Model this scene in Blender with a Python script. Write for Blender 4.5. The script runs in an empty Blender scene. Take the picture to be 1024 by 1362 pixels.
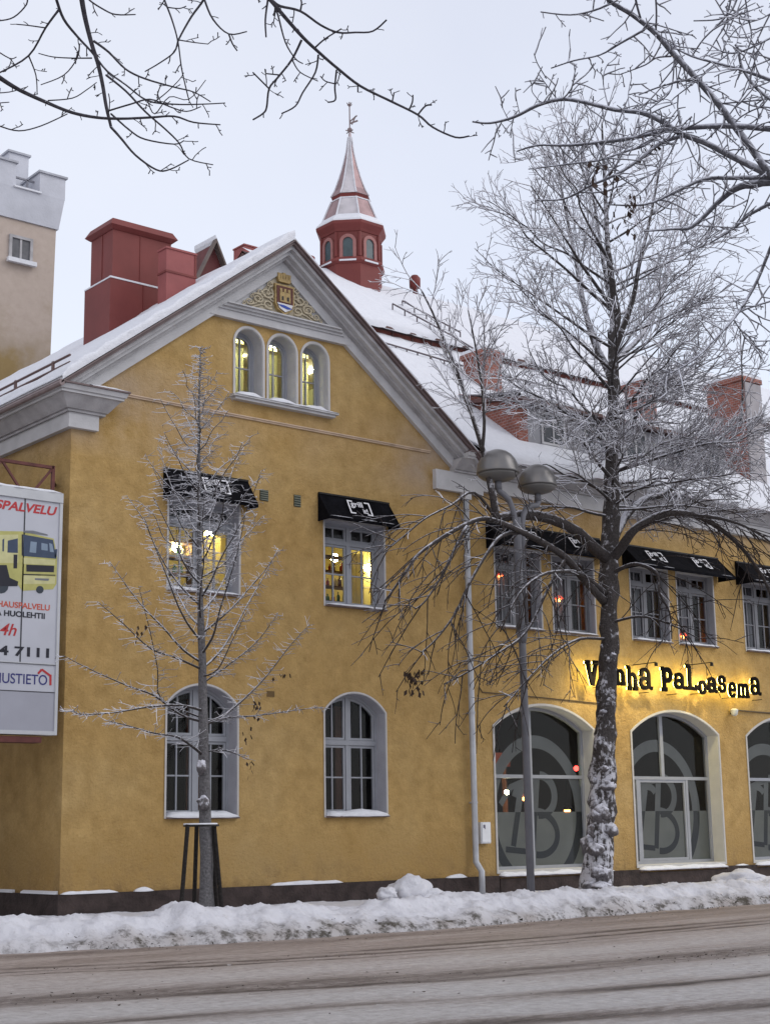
import bpy, math, random
from mathutils import Vector, Matrix, noise
from mathutils.geometry import tessellate_polygon
random.seed(7)
S = bpy.context.scene
COL = S.collection
D = bpy.data
R = math.radians

# ------------------------------------------------------------------ camera
F_PX, YAW, PITCH, ROLL = 2044.467, R(39.74394), R(11.71377), R(-0.96216)
CAM = Vector((0.0, -22.0, 1.40))
_fw = Vector((math.sin(YAW)*math.cos(PITCH), math.cos(YAW)*math.cos(PITCH), math.sin(PITCH)))
_rt = Vector((math.cos(YAW), -math.sin(YAW), 0)); _up = _rt.cross(_fw)
_c, _s = math.cos(ROLL), math.sin(ROLL)
_rt, _up = _c*_rt + _s*_up, -_s*_rt + _c*_up
cam = D.cameras.new('camera'); camo = D.objects.new('camera', cam); COL.objects.link(camo)
m = Matrix((_rt, _up, -_fw)).transposed().to_4x4(); m.translation = CAM
camo.matrix_world = m
cam.sensor_fit = 'VERTICAL'; cam.sensor_height = 36.0; cam.lens = F_PX/1362*36.0
cam.clip_start = 0.1; cam.clip_end = 2000
S.camera = camo

# ------------------------------------------------------------------ world, sun, exposure
W = D.worlds.new('World'); S.world = W; W.use_nodes = True
wn, wl = W.node_tree.nodes, W.node_tree.links
wn.clear()
SUN_EL, SUN_AZ = R(36), R(228)      # light comes from behind the camera and a little to its right
sky = wn.new('ShaderNodeTexSky'); sky.sky_type = 'NISHITA'; sky.sun_disc = False
sky.sun_elevation = SUN_EL; sky.sun_rotation = SUN_AZ
b1 = wn.new('ShaderNodeBackground'); b1.inputs['Strength'].default_value = 0.05
wl.new(sky.outputs[0], b1.inputs[0])
tc = wn.new('ShaderNodeTexCoord'); nz = wn.new('ShaderNodeTexNoise')
nz.inputs['Scale'].default_value = 2.2; nz.inputs['Detail'].default_value = 5
wl.new(tc.outputs['Generated'], nz.inputs['Vector'])
cr = wn.new('ShaderNodeValToRGB')
cr.color_ramp.elements[0].position = 0.3; cr.color_ramp.elements[0].color = (.665, .672, .735, 1)
cr.color_ramp.elements[1].position = 0.75; cr.color_ramp.elements[1].color = (.785, .785, .82, 1)
wl.new(nz.outputs['Fac'], cr.inputs[0])
b2 = wn.new('ShaderNodeBackground'); b2.inputs['Strength'].default_value = 1.0
wl.new(cr.outputs[0], b2.inputs[0])
ad = wn.new('ShaderNodeAddShader'); wl.new(b1.outputs[0], ad.inputs[0]); wl.new(b2.outputs[0], ad.inputs[1])
wo = wn.new('ShaderNodeOutputWorld'); wl.new(ad.outputs[0], wo.inputs[0])
sl = D.lights.new('sun', 'SUN'); sl.energy = 1.25; sl.angle = R(40); sl.color = (1, .97, .93)
so = D.objects.new('sun', sl); COL.objects.link(so)
sd = Vector((math.sin(SUN_AZ)*math.cos(SUN_EL)*-1, math.cos(SUN_AZ)*math.cos(SUN_EL), math.sin(SUN_EL)))
so.rotation_euler = sd.to_track_quat('Z', 'Y').to_euler()
vs = S.view_settings
vs.view_transform = 'Standard'; vs.look = 'None'; vs.gamma = 1; vs.use_curve_mapping = False; vs.exposure = 0.0

# ------------------------------------------------------------------ pixel -> place helpers (photograph 1024 x 1362)
def ray(x, y): return _fw + _rt*((x-512)/F_PX) + _up*(-(y-681)/F_PX)
def atY(x, y, Y=0.0):
    d = ray(x, y); return CAM + d*((Y-CAM.y)/d.y)
def atX(x, y, X):
    d = ray(x, y); return CAM + d*((X-CAM.x)/d.x)
def atZ(x, y, Z=0.0):
    d = ray(x, y); return CAM + d*((Z-CAM.z)/d.z)
def atD(x, y, dist): return CAM + ray(x, y)*dist
def onslope(x, y, s, z0, y0):
    d = ray(x, y); return CAM + d*((z0+s*(CAM.y-y0)-CAM.z)/(d.z-s*d.y))

# ------------------------------------------------------------------ materials
MAT = {}
def mat(name, col, rough=.8, noise_amt=.12, nscale=6., bump=0., bscale=40., metal=0., emit=0., spec=.3, detail=6):
    if name in MAT: return MAT[name]
    mt = D.materials.new(name); mt.use_nodes = True; N, L = mt.node_tree.nodes, mt.node_tree.links
    p = N['Principled BSDF']; p.inputs['Roughness'].default_value = rough; p.inputs['Metallic'].default_value = metal
    p.inputs['Specular IOR Level'].default_value = spec
    t = N.new('ShaderNodeTexCoord')
    n = N.new('ShaderNodeTexNoise'); n.inputs['Scale'].default_value = nscale; n.inputs['Detail'].default_value = detail
    L.new(t.outputs['Object'], n.inputs['Vector'])
    r = N.new('ShaderNodeValToRGB')
    a = [max(0, c*(1-noise_amt)) for c in col[:3]]; b = [c*(1+noise_amt) for c in col[:3]]
    r.color_ramp.elements[0].color = (*a, 1); r.color_ramp.elements[1].color = (*b, 1)
    r.color_ramp.elements[0].position = .3; r.color_ramp.elements[1].position = .7
    L.new(n.outputs['Fac'], r.inputs[0]); L.new(r.outputs[0], p.inputs['Base Color'])
    if bump:
        n2 = N.new('ShaderNodeTexNoise'); n2.inputs['Scale'].default_value = bscale; n2.inputs['Detail'].default_value = 4
        L.new(t.outputs['Object'], n2.inputs['Vector'])
        bp = N.new('ShaderNodeBump'); bp.inputs['Strength'].default_value = bump; bp.inputs['Distance'].default_value = .02
        L.new(n2.outputs['Fac'], bp.inputs['Height']); L.new(bp.outputs[0], p.inputs['Normal'])
    if emit:
        p.inputs['Emission Color'].default_value = (*col[:3], 1); p.inputs['Emission Strength'].default_value = emit
    MAT[name] = mt; return mt

def nodes_of(name):
    mt = D.materials.new(name); mt.use_nodes = True; MAT[name] = mt
    return mt, mt.node_tree.nodes, mt.node_tree.links, mt.node_tree.nodes['Principled BSDF']
def N_noise(N, L, vec, scale, detail=5, rough=.55):
    n = N.new('ShaderNodeTexNoise'); n.inputs['Scale'].default_value = scale; n.inputs['Detail'].default_value = detail
    n.inputs['Roughness'].default_value = rough; L.new(vec, n.inputs['Vector']); return n
def N_ramp(N, L, fac, stops):
    r = N.new('ShaderNodeValToRGB'); e = r.color_ramp.elements
    while len(e) < len(stops): e.new(.5)
    for i, (p, c) in enumerate(stops):
        e[i].position = p; e[i].color = (*c, 1) if len(c) == 3 else c
    L.new(fac, r.inputs[0]); return r
def N_mix(N, L, fac, a, b, blend='MIX'):
    x = N.new('ShaderNodeMix'); x.data_type = 'RGBA'; x.blend_type = blend
    for s, v in ((x.inputs[0], fac), (x.inputs[6], a), (x.inputs[7], b)):
        if hasattr(v, 'links') or hasattr(v, 'is_linked'): L.new(v, s)
        elif isinstance(v, tuple): s.default_value = (*v, 1)
        else: s.default_value = v
    return x.outputs[2]
def N_map(N, L, v, a, b, c=0., d=1.):
    x = N.new('ShaderNodeMapRange'); x.inputs[1].default_value = a; x.inputs[2].default_value = b
    x.inputs[3].default_value = c; x.inputs[4].default_value = d; L.new(v, x.inputs[0]); return x.outputs[0]
def N_math(N, L, op, a, b):
    x = N.new('ShaderNodeMath'); x.operation = op
    for s, v in ((x.inputs[0], a), (x.inputs[1], b)):
        if isinstance(v, (int, float)): s.default_value = v
        else: L.new(v, s)
    return x.outputs[0]

def stucco():
    mt, N, L, p = nodes_of('ochre_render')
    t = N.new('ShaderNodeTexCoord'); v = t.outputs['Object']
    big = N_noise(N, L, v, .55, 6); mid = N_noise(N, L, v, 3.2, 8, .65); fine = N_noise(N, L, v, 26, 4, .7)
    c = N_ramp(N, L, big.outputs['Fac'], [(.3, (.435, .282, .105)), (.55, (.462, .312, .126)), (.75, (.48, .34, .155))]).outputs[0]
    c = N_mix(N, L, .68, c, N_ramp(N, L, mid.outputs['Fac'], [(.3, (.62, .58, .52)), (.7, (1.15, 1.15, 1.18))]).outputs[0], 'MULTIPLY')
    c = N_mix(N, L, .5, c, N_ramp(N, L, fine.outputs['Fac'], [(.3, (.72, .70, .66)), (.7, (1.2, 1.2, 1.22))]).outputs[0], 'MULTIPLY')
    sp = N.new('ShaderNodeSeparateXYZ'); L.new(v, sp.inputs[0])
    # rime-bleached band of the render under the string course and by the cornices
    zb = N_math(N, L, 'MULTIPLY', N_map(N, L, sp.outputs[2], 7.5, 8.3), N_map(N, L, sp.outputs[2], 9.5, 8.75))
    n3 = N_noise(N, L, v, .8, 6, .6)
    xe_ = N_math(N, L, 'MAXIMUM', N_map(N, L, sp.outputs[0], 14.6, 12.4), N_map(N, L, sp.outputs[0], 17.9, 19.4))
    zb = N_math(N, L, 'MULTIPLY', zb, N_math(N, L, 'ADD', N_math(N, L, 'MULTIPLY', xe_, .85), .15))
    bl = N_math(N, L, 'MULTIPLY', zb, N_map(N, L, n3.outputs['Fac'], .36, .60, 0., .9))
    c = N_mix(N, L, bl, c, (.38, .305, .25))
    # damp streaks and dirt just above the plinth
    mp = N.new('ShaderNodeMapping'); mp.inputs['Scale'].default_value = (3.5, 3.5, .5); L.new(v, mp.inputs[0])
    st = N_noise(N, L, mp.outputs[0], 1.2, 6, .65)
    dz = N_math(N, L, 'MULTIPLY', N_map(N, L, sp.outputs[2], 1.5, .5), N_map(N, L, mid.outputs['Fac'], .40, .64, 0., .65))
    c = N_mix(N, L, dz, c, (.12, .072, .034))
    st2 = N_map(N, L, st.outputs['Fac'], .60, .75, 0., .14)
    c = N_mix(N, L, st2, c, (.17, .115, .055))
    L.new(c, p.inputs['Base Color']); p.inputs['Roughness'].default_value = .92; p.inputs['Specular IOR Level'].default_value = .15
    b = N.new('ShaderNodeBump'); b.inputs['Strength'].default_value = 1.; b.inputs['Distance'].default_value = .03
    spk = N_noise(N, L, v, 26, 5, .8)
    c = N_mix(N, L, N_map(N, L, spk.outputs['Fac'], .54, .70, 0., .5), c, (.19, .12, .05))
    spl = N_noise(N, L, v, 21, 5, .8)
    c = N_mix(N, L, N_map(N, L, spl.outputs['Fac'], .56, .72, 0., .4), c, (.56, .42, .24)); L.new(c, p.inputs['Base Color'])
    mus = N_noise(N, L, v, 15, 5, .7)
    L.new(mus.outputs['Fac'], b.inputs['Height']); L.new(b.outputs[0], p.inputs['Normal'])
    return mt
STUCCO = stucco()

def snow_mat(name, base=(.71, .72, .765), dirt=0., dirt_scale=5., bump=.5):
    mt, N, L, p = nodes_of(name)
    t = N.new('ShaderNodeTexCoord'); v = t.outputs['Object']
    n = N_noise(N, L, v, 9, 7, .65)
    c = N_ramp(N, L, n.outputs['Fac'], [(.25, tuple(x*.9 for x in base)), (.7, base)]).outputs[0]
    if dirt:
        d1 = N_noise(N, L, v, dirt_scale, 9, .75)
        f = N_map(N, L, d1.outputs['Fac'], .56, .74, 0., dirt)
        c = N_mix(N, L, f, c, (.22, .19, .16))
        sp = N.new('ShaderNodeSeparateXYZ'); L.new(v, sp.inputs[0])
        at = N.new('ShaderNodeAttribute'); at.attribute_name = 'dirt'
        d2 = N_noise(N, L, v, 16, 8, .8)
        d3 = N_noise(N, L, v, 5, 8, .75)
        c = N_mix(N, L, N_math(N, L, 'MULTIPLY', at.outputs['Fac'], .75), c, (.25, .215, .19))
        f2 = N_math(N, L, 'MULTIPLY', N_map(N, L, at.outputs['Fac'], .1, .6), N_map(N, L, d3.outputs['Fac'], .47, .60, 0., .92))
        c = N_mix(N, L, f2, c, (.045, .038, .026))
    L.new(c, p.inputs['Base Color']); p.inputs['Roughness'].default_value = .75; p.inputs['Specular IOR Level'].default_value = .2
    b = N.new('ShaderNodeBump'); b.inputs['Strength'].default_value = bump; b.inputs['Distance'].default_value = .03
    n2 = N_noise(N, L, v, 22, 6, .7); L.new(n2.outputs['Fac'], b.inputs['Height']); L.new(b.outputs[0], p.inputs['Normal'])
    return mt
SNOW = snow_mat('snow')
BANK = snow_mat('ploughed_snow', (.63, .63, .675), .45, 7., .8)

def frosty(name, bark, frost, lo, hi, amt=1., nsc=9., nw=.5):
    """bark that carries snow and rime on what faces upward"""
    mt, N, L, p = nodes_of(name)
    t = N.new('ShaderNodeTexCoord'); v = t.outputs['Object']
    g = N.new('ShaderNodeNewGeometry'); sp = N.new('ShaderNodeSeparateXYZ'); L.new(g.outputs['Normal'], sp.inputs[0])
    n = N_noise(N, L, v, nsc, 6, .7)
    a = N_math(N, L, 'ADD', sp.outputs[2], N_map(N, L, n.outputs['Fac'], .3, .7, -nw, nw))
    if name == 'snowy_bark':
        sv = N.new('ShaderNodeSeparateXYZ'); L.new(v, sv.inputs[0]); mp = N.new('ShaderNodeMapping'); mp.inputs['Scale'].default_value = (9, 9, 1.6); L.new(v, mp.inputs[0])
        n3 = N_noise(N, L, mp.outputs[0], 1.5, 6, .7)
        a = N_math(N, L, 'ADD', a, N_math(N, L, 'MULTIPLY', N_map(N, L, sv.outputs[2], 4.6, 1.6), N_map(N, L, n3.outputs['Fac'], .38, .62, .1, .75)))
    f = N_map(N, L, a, lo, hi, 0., amt)
    b2 = N_noise(N, L, v, 30, 5)
    bc = N_ramp(N, L, b2.outputs['Fac'], [(.3, tuple(x*.6 for x in bark)), (.7, tuple(x*1.3 for x in bark))]).outputs[0]
    L.new(N_mix(N, L, f, bc, frost), p.inputs['Base Color'])
    p.inputs['Roughness'].default_value = .85; p.inputs['Specular IOR Level'].default_value = .15
    b = N.new('ShaderNodeBump'); b.inputs['Strength'].default_value = .8; b.inputs['Distance'].default_value = .03
    L.new(b2.outputs['Fac'], b.inputs['Height']); L.new(b.outputs[0], p.inputs['Normal'])
    return mt
BARK = frosty('snowy_bark', (.06, .053, .052), (.55, .55, .60), .30, .72, .9, 7., .75)
LIMBL = frosty('snow_topped_limb', (.05, .043, .042), (.66, .66, .72), .45, .9, .95, 10., .3)
LIMB = frosty('frosted_limb', (.055, .048, .047), (.70, .70, .76), .0, .5, .95, 10., .45)
TWIG = frosty('rimed_twig', (.13, .12, .125), (.74, .74, .80), -.6, .25, 1., 14., .3)
TWIGN = frosty('bare_twig', (.045, .036, .034), (.62, .62, .68), .6, 1.05, .8, 14., .3)

def glass_mat(name='window_glass', tint=(.92, .95, .97)):
    mt = D.materials.new(name); mt.use_nodes = True; N, L = mt.node_tree.nodes, mt.node_tree.links
    N.clear(); o = N.new('ShaderNodeOutputMaterial')
    tr = N.new('ShaderNodeBsdfTransparent'); tr.inputs[0].default_value = (*tint, 1)
    gl = N.new('ShaderNodeBsdfGlossy'); gl.inputs['Roughness'].default_value = .03
    fr = N.new('ShaderNodeFresnel'); fr.inputs[0].default_value = 1.36
    t = N.new('ShaderNodeTexCoord'); n = N_noise(N, L, t.outputs['Object'], 1.3, 2)
    b = N.new('ShaderNodeBump'); b.inputs['Strength'].default_value = .06; L.new(n.outputs['Fac'], b.inputs['Height'])
    L.new(b.outputs[0], gl.inputs['Normal'])
    mx = N.new('ShaderNodeMixShader'); L.new(fr.outputs[0], mx.inputs[0]); L.new(tr.outputs[0], mx.inputs[1]); L.new(gl.outputs[0], mx.inputs[2])
    L.new(mx.outputs[0], o.inputs[0]); MAT[name] = mt; return mt
GLASS = glass_mat()
def film_mat(name, col, alpha):
    mt = D.materials.new(name); mt.use_nodes = True; N, L = mt.node_tree.nodes, mt.node_tree.links
    p = N['Principled BSDF']; p.inputs['Roughness'].default_value = .5
    t = N.new('ShaderNodeTexCoord'); n = N_noise(N, L, t.outputs['Object'], 2., 4)
    r = N_ramp(N, L, n.outputs['Fac'], [(.3, tuple(c*.88 for c in col)), (.7, tuple(c*1.1 for c in col))])
    L.new(r.outputs[0], p.inputs['Base Color']); p.inputs['Alpha'].default_value = alpha
    MAT[name] = mt; return mt
FILM = film_mat('frosted_film', (.235, .232, .195), .9)
FILM_RING = film_mat('frosted_film_thin', (.20, .20, .185), .85)
FILM_DARK = film_mat('clear_cut_film', (.035, .037, .036), .95)

TRIM = mat('grey_white_trim', (.46, .455, .465), .7, .10, 3., .25, 30.)
TRIMD = mat('darker_trim', (.37, .36, .37), .75, .18, 4., .3, 30.)  # darker grey trim, used for the cove and alternate mouldings
FRAME = mat('window_paint', (.285, .295, .325), .5, .06, 5.)
SURR = mat('white_surround', (.47, .455, .445), .8, .06, 5., .3, 40.)
REVEAL = mat('reveal_plaster', (.34, .34, .375), .8, .08, 4., .3, 40.)
PLINTH = mat('dark_plinth_stone', (.042, .030, .028), .85, .4, 5., .8, 20.)
REDMETAL = mat('red_roof_metal', (.095, .045, .04), .55, .2, 3., .15, 12.)
REDPAINT = mat('red_sheet_metal', (.165, .036, .032), .6, .12, 1.6, .15, 6.)
PINKRED = mat('faded_red_sheet', (.27, .08, .078), .65, .12, 2., .15, 8.)
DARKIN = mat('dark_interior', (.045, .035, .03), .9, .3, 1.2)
BLACKCL = mat('black_awning_cloth', (.006, .006, .008), .8, .5, 5., .6, 12., spec=.04)
WHITEP = mat('white_print', (.75, .75, .78), .6, .05)
BLACKM = mat('black_metal', (.012, .010, .009), .45, .3)
GALV = mat('galvanised_pipe', (.40, .41, .44), .45, .12, 4., 0, 10, .3)
POLE = mat('grey_pole_paint', (.125, .125, .14), .5, .18, 3., .1, 20.)

# ------------------------------------------------------------------ mesh helpers
class MB:
    def __init__(s): s.v = []; s.f = []; s.mi = []; s.m = 0
    def add(s, vs, fs):
        o = len(s.v); s.v += [tuple(v) for v in vs]
        s.f += [tuple(i+o for i in f) for f in fs]; s.mi += [s.m]*len(fs)
    def box(s, x0, x1, y0, y1, z0, z1):
        s.add([(x, y, z) for z in (z0, z1) for y in (y0, y1) for x in (x0, x1)],
              [(0, 1, 3, 2), (4, 6, 7, 5), (0, 4, 5, 1), (2, 3, 7, 6), (0, 2, 6, 4), (1, 5, 7, 3)])
    def hexa(s, b, t):   # bottom 4, top 4, same winding
        s.add(list(b)+list(t), [(3, 2, 1, 0), (4, 5, 6, 7), (0, 1, 5, 4), (1, 2, 6, 5), (2, 3, 7, 6), (3, 0, 4, 7)])
    def prism(s, poly, y0, y1):   # poly in XZ, extruded along Y
        n = len(poly)
        s.add([(x, y0, z) for x, z in poly]+[(x, y1, z) for x, z in poly],
              [tuple(range(n)), tuple(reversed(range(n, 2*n)))]+[(i, i+n, (i+1) % n+n, (i+1) % n) for i in range(n)])
    def ring(s, a, b, y0, y1):
        n = len(a); V = []
        for p in (a, b):
            for y in (y0, y1): V += [(x, y, z) for x, z in p]
        F = []
        for i in range(n):
            j = (i+1) % n
            F += [(i, j, j+2*n, i+2*n), (i+n, i+3*n, j+3*n, j+n), (i, i+n, j+n, j), (i+2*n, j+2*n, j+3*n, i+3*n)]
        s.add(V, F)
    def face(s, pts): s.add(pts, [tuple(range(len(pts)))])
    def bar(s, a, b, w, h=None):
        a, b = Vector(a), Vector(b); d = (b-a).normalized(); h = h or w
        u = d.cross(Vector((0, 0, 1))); u = u.normalized() if u.length > 1e-4 else Vector((1, 0, 0)); v = u.cross(d)
        q = [u*w/2+v*h/2, -u*w/2+v*h/2, -u*w/2-v*h/2, u*w/2-v*h/2]
        s.hexa([a+x for x in q], [b+x for x in q])
    def tube(s, pts, rs, n=8, cap=True, jit=0.):
        pts = [Vector(p) for p in pts]
        if not isinstance(rs, (list, tuple)): rs = [rs]*len(pts)
        V = []; F = []; ref = None
        for i, p in enumerate(pts):
            d = (pts[min(i+1, len(pts)-1)]-pts[max(i-1, 0)])
            d = d.normalized() if d.length > 1e-9 else Vector((0, 0, 1))
            if ref is None:
                ref = Vector((1, 0, 0)) if abs(d.x) < .8 else Vector((0, 1, 0))
            u = ref-d*ref.dot(d); u.normalize(); ref = u; w = d.cross(u)
            for k in range(n):
                a = 2*math.pi*k/n; r = rs[i]
                if jit: r *= 1+jit*noise.noise(Vector((p.x*3+math.cos(a)*1.3, p.y*3+math.sin(a)*1.3, p.z*3)))
                V.append(p+u*(r*math.cos(a))+w*(r*math.sin(a)))
        for i in range(len(pts)-1):
            for k in range(n):
                F.append((i*n+k, i*n+(k+1) % n, (i+1)*n+(k+1) % n, (i+1)*n+k))
        if cap: F += [tuple(reversed(range(n))), tuple(range((len(pts)-1)*n, len(pts)*n))]
        s.add(V, F)
    def lathe(s, prof, c=(0, 0, 0), n=24, phase=0.):
        V = []; F = []; c = Vector(c)
        for r, z in prof:
            for k in range(n):
                a = 2*math.pi*k/n+phase; V.append(c+Vector((r*math.cos(a), r*math.sin(a), z)))
        for i in range(len(prof)-1):
            for k in range(n): F.append((i*n+k, i*n+(k+1) % n, (i+1)*n+(k+1) % n, (i+1)*n+k))
        F += [tuple(reversed(range(n))), tuple(range((len(prof)-1)*n, len(prof)*n))]
        s.add(V, F)
    def build(s, name, mats, parent=None, smooth=False):
        me = D.meshes.new(name); me.from_pydata(s.v, [], s.f)
        mats = mats if isinstance(mats, (list, tuple)) else [mats]
        for m_ in mats: me.materials.append(m_)
        if len(mats) > 1: me.polygons.foreach_set('material_index', s.mi)
        if smooth: me.polygons.foreach_set('use_smooth', [True]*len(me.polygons))
        me.update()
        o = D.objects.new(name, me); COL.objects.link(o)
        if parent: o.parent = parent
        return o
def empty(name, label, cat, group=None):
    o = D.objects.new(name, None); COL.objects.link(o); o.empty_display_size = .3
    return tag(o, label, cat, group)
def tag(o, label, cat, group=None):
    o['label'] = label; o['category'] = cat
    if group: o['group'] = group
    return o
def lbl(o, t): o['label'] = t; return o
def structure(o): o['kind'] = 'structure'; return o
def stuff(o): o['kind'] = 'stuff'; return o
def one(name, mats, parent, fn, smooth=False):
    b = MB(); fn(b); return b.build(name, mats, parent, smooth)

def arch(x0, x1, z0, zs, rise, n=18):
    """opening outline in XZ: straight jambs and a circular segment on top"""
    P = [(x0, z0), (x1, z0)]
    if rise <= 0: return P+[(x1, zs), (x0, zs)]
    w = (x1-x0)/2; cx = (x0+x1)/2; r = (w*w+rise*rise)/(2*rise); cz = zs+rise-r; a = math.asin(min(1, w/r))
    if rise > w*.999: a = math.pi/2
    return P+[(cx+r*math.sin(a-2*a*i/n), cz+r*math.cos(a-2*a*i/n)) for i in range(n+1)]
def inset(poly, w):
    n = len(poly); out = []
    ar = sum(poly[i][0]*poly[(i+1) % n][1]-poly[(i+1) % n][0]*poly[i][1] for i in range(n)); sg = 1 if ar > 0 else -1
    for i in range(n):
        a, b, c = Vector(poly[i-1]), Vector(poly[i]), Vector(poly[(i+1) % n])
        d1 = (b-a).normalized(); d2 = (c-b).normalized()
        n1 = Vector((-d1.y, d1.x))*sg; n2 = Vector((-d2.y, d2.x))*sg
        k = n1+n2; q = k.length_squared
        out.append(tuple(b+k*(2*w/q))) if q > 1e-6 else out.append(tuple(b+n1*w))
    return out
def clip(poly, ax, val, keep_less):
    out = []; n = len(poly)
    f = (lambda p: val-p[ax]) if keep_less else (lambda p: p[ax]-val)
    for i in range(n):
        a, b = poly[i], poly[(i+1) % n]; fa, fb = f(a), f(b)
        if fa >= 0: out.append(a)
        if (fa > 0 > fb) or (fa < 0 < fb):
            t = fa/(fa-fb); out.append((a[0]+(b[0]-a[0])*t, a[1]+(b[1]-a[1])*t))
    res = []
    for p in out:
        if not res or (abs(p[0]-res[-1][0])+abs(p[1]-res[-1][1])) > 1e-4: res.append(p)
    if len(res) > 1 and abs(res[0][0]-res[-1][0])+abs(res[0][1]-res[-1][1]) < 1e-4: res.pop()
    return res
def cliprect(poly, x0, x1, z0, z1):
    for ax, v, k in ((0, x0, 0), (0, x1, 1), (1, z0, 0), (1, z1, 1)):
        if poly: poly = clip(poly, ax, v, k)
    return poly
def snow_strip(b, x0, x1, y0, y1, z, h, seed=0, step=.05, irregular=.5):
    """a low rounded, uneven ridge of snow lying on a ledge (runs along X)"""
    n = max(3, int((x1-x0)/step)); prof = [(0, 0), (.02, .55), (.25, .95), (.6, 1.), (.92, .7), (1.04, .25), (1.02, -.12)]
    V = []; F = []; k = len(prof)
    for i in range(n+1):
        t = i/n; x = x0+(x1-x0)*t
        e = min(1, min(t, 1-t)*n/3.0)**.5
        hh = h*e*(1+irregular*noise.noise(Vector((x*2.3, seed*3.1, 0)))+.35*irregular*noise.noise(Vector((x*8, seed, 5))))
        pr = 1+.12*noise.noise(Vector((x*5, seed, 9)))
        for (a, c) in prof: V.append((x, y1+(y0-y1)*a*pr, z+max(.004, hh)*c))
    for i in range(n):
        for j in range(k-1): F.append((i*k+j, (i+1)*k+j, (i+1)*k+j+1, i*k+j+1))
    F += [tuple(range(k)), tuple(reversed(range(n*k, n*k+k)))]
    b.add(V, F)
def text(name, s, mt, parent, x, z, y, height, width=None, align='RIGHT', shear=0., depth=.004, offset=0.):
    cu = D.curves.new(name, 'FONT'); cu.body = s; cu.extrude = depth; cu.size = 1; cu.shear = shear; cu.offset = offset
    o = D.objects.new(name, cu); COL.objects.link(o)
    bpy.context.view_layer.update()
    me = D.meshes.new_from_object(o.evaluated_get(bpy.context.evaluated_depsgraph_get()))
    D.objects.remove(o); D.curves.remove(cu)
    xs = [v.co.x for v in me.vertices]; ys = [v.co.y for v in me.vertices]
    h0 = max(ys)-min(ys); w0 = max(xs)-min(xs); sy = height/h0; sx = (width/w0) if width else sy
    x_off = max(xs) if align == 'RIGHT' else min(xs)
    for v in me.vertices:
        v.co = Vector((x+(v.co.x-x_off)*sx, y-v.co.z, z+(v.co.y-min(ys))*sy))
    me.materials.clear(); me.materials.append(mt); me.name = name
    o = D.objects.new(name, me); COL.objects.link(o); o.parent = parent
    return o

# ================================================================== GROUND, ROAD, SNOW BANK
def road_mat():
    mt, N, L, p = nodes_of('slushy_road')
    t = N.new('ShaderNodeTexCoord'); v = t.outputs['Object']
    mp = N.new('ShaderNodeMapping'); mp.inputs['Scale'].default_value = (.12, 1., 1.); L.new(v, mp.inputs[0])
    n = N_noise(N, L, mp.outputs[0], 1.5, 8, .68)
    mp2 = N.new('ShaderNodeMapping'); mp2.inputs['Scale'].default_value = (.35, 3., 1.); L.new(v, mp2.inputs[0]); ns = N_noise(N, L, mp2.outputs[0], 4., 8, .75)
    fine = N_noise(N, L, v, 9, 8, .75)
    at = N.new('ShaderNodeAttribute'); at.attribute_name = 'track'
    f = N_math(N, L, 'ADD', at.outputs['Fac'], N_map(N, L, n.outputs['Fac'], .3, .7, -.2, .2))
    f = N_math(N, L, 'ADD', f, N_map(N, L, ns.outputs['Fac'], .3, .7, -.16, .16))
    c = N_ramp(N, L, f, [(.08, (.40, .385, .38)), (.36, (.325, .300, .288)), (.55, (.225, .198, .185)), (.82, (.06, .048, .042))]).outputs[0]
    c = N_mix(N, L, .75, c, N_ramp(N, L, fine.outputs['Fac'], [(.32, (.58, .56, .54)), (.68, (1.25, 1.25, 1.27))]).outputs[0], 'MULTIPLY')
    a2 = N.new('ShaderNodeAttribute'); a2.attribute_name = 'brown'; c = N_mix(N, L, N_math(N, L, 'MULTIPLY', a2.outputs['Fac'], .9), c, (1.0, .90, .82), 'MULTIPLY')
    mp3 = N.new('ShaderNodeMapping'); mp3.inputs['Scale'].default_value = (.55, 1., 1.); L.new(v, mp3.inputs[0]); g2 = N_noise(N, L, mp3.outputs[0], 10, 8, .85)
    a3 = N.new('ShaderNodeAttribute'); a3.attribute_name = 'grit'
    c = N_mix(N, L, N_math(N, L, 'MULTIPLY', a3.outputs['Fac'], N_map(N, L, g2.outputs['Fac'], .46, .56, 0., .9)), c, (.07, .05, .042))
    gr = N_noise(N, L, v, 30, 6, .8)
    c = N_mix(N, L, N_math(N, L, 'MULTIPLY', N_map(N, L, gr.outputs['Fac'], .55, .66, 0., .85), N_map(N, L, at.outputs['Fac'], .4, .85)), c, (.05, .038, .033))
    L.new(c, p.inputs['Base Color']); p.inputs['Roughness'].default_value = .62; p.inputs['Specular IOR Level'].default_value = .3
    b = N.new('ShaderNodeBump'); b.inputs['Strength'].default_value = .8; b.inputs['Distance'].default_value = .03
    L.new(fine.outputs['Fac'], b.inputs['Height']); L.new(b.outputs[0], p.inputs['Normal'])
    return mt
ROAD = road_mat()
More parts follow.
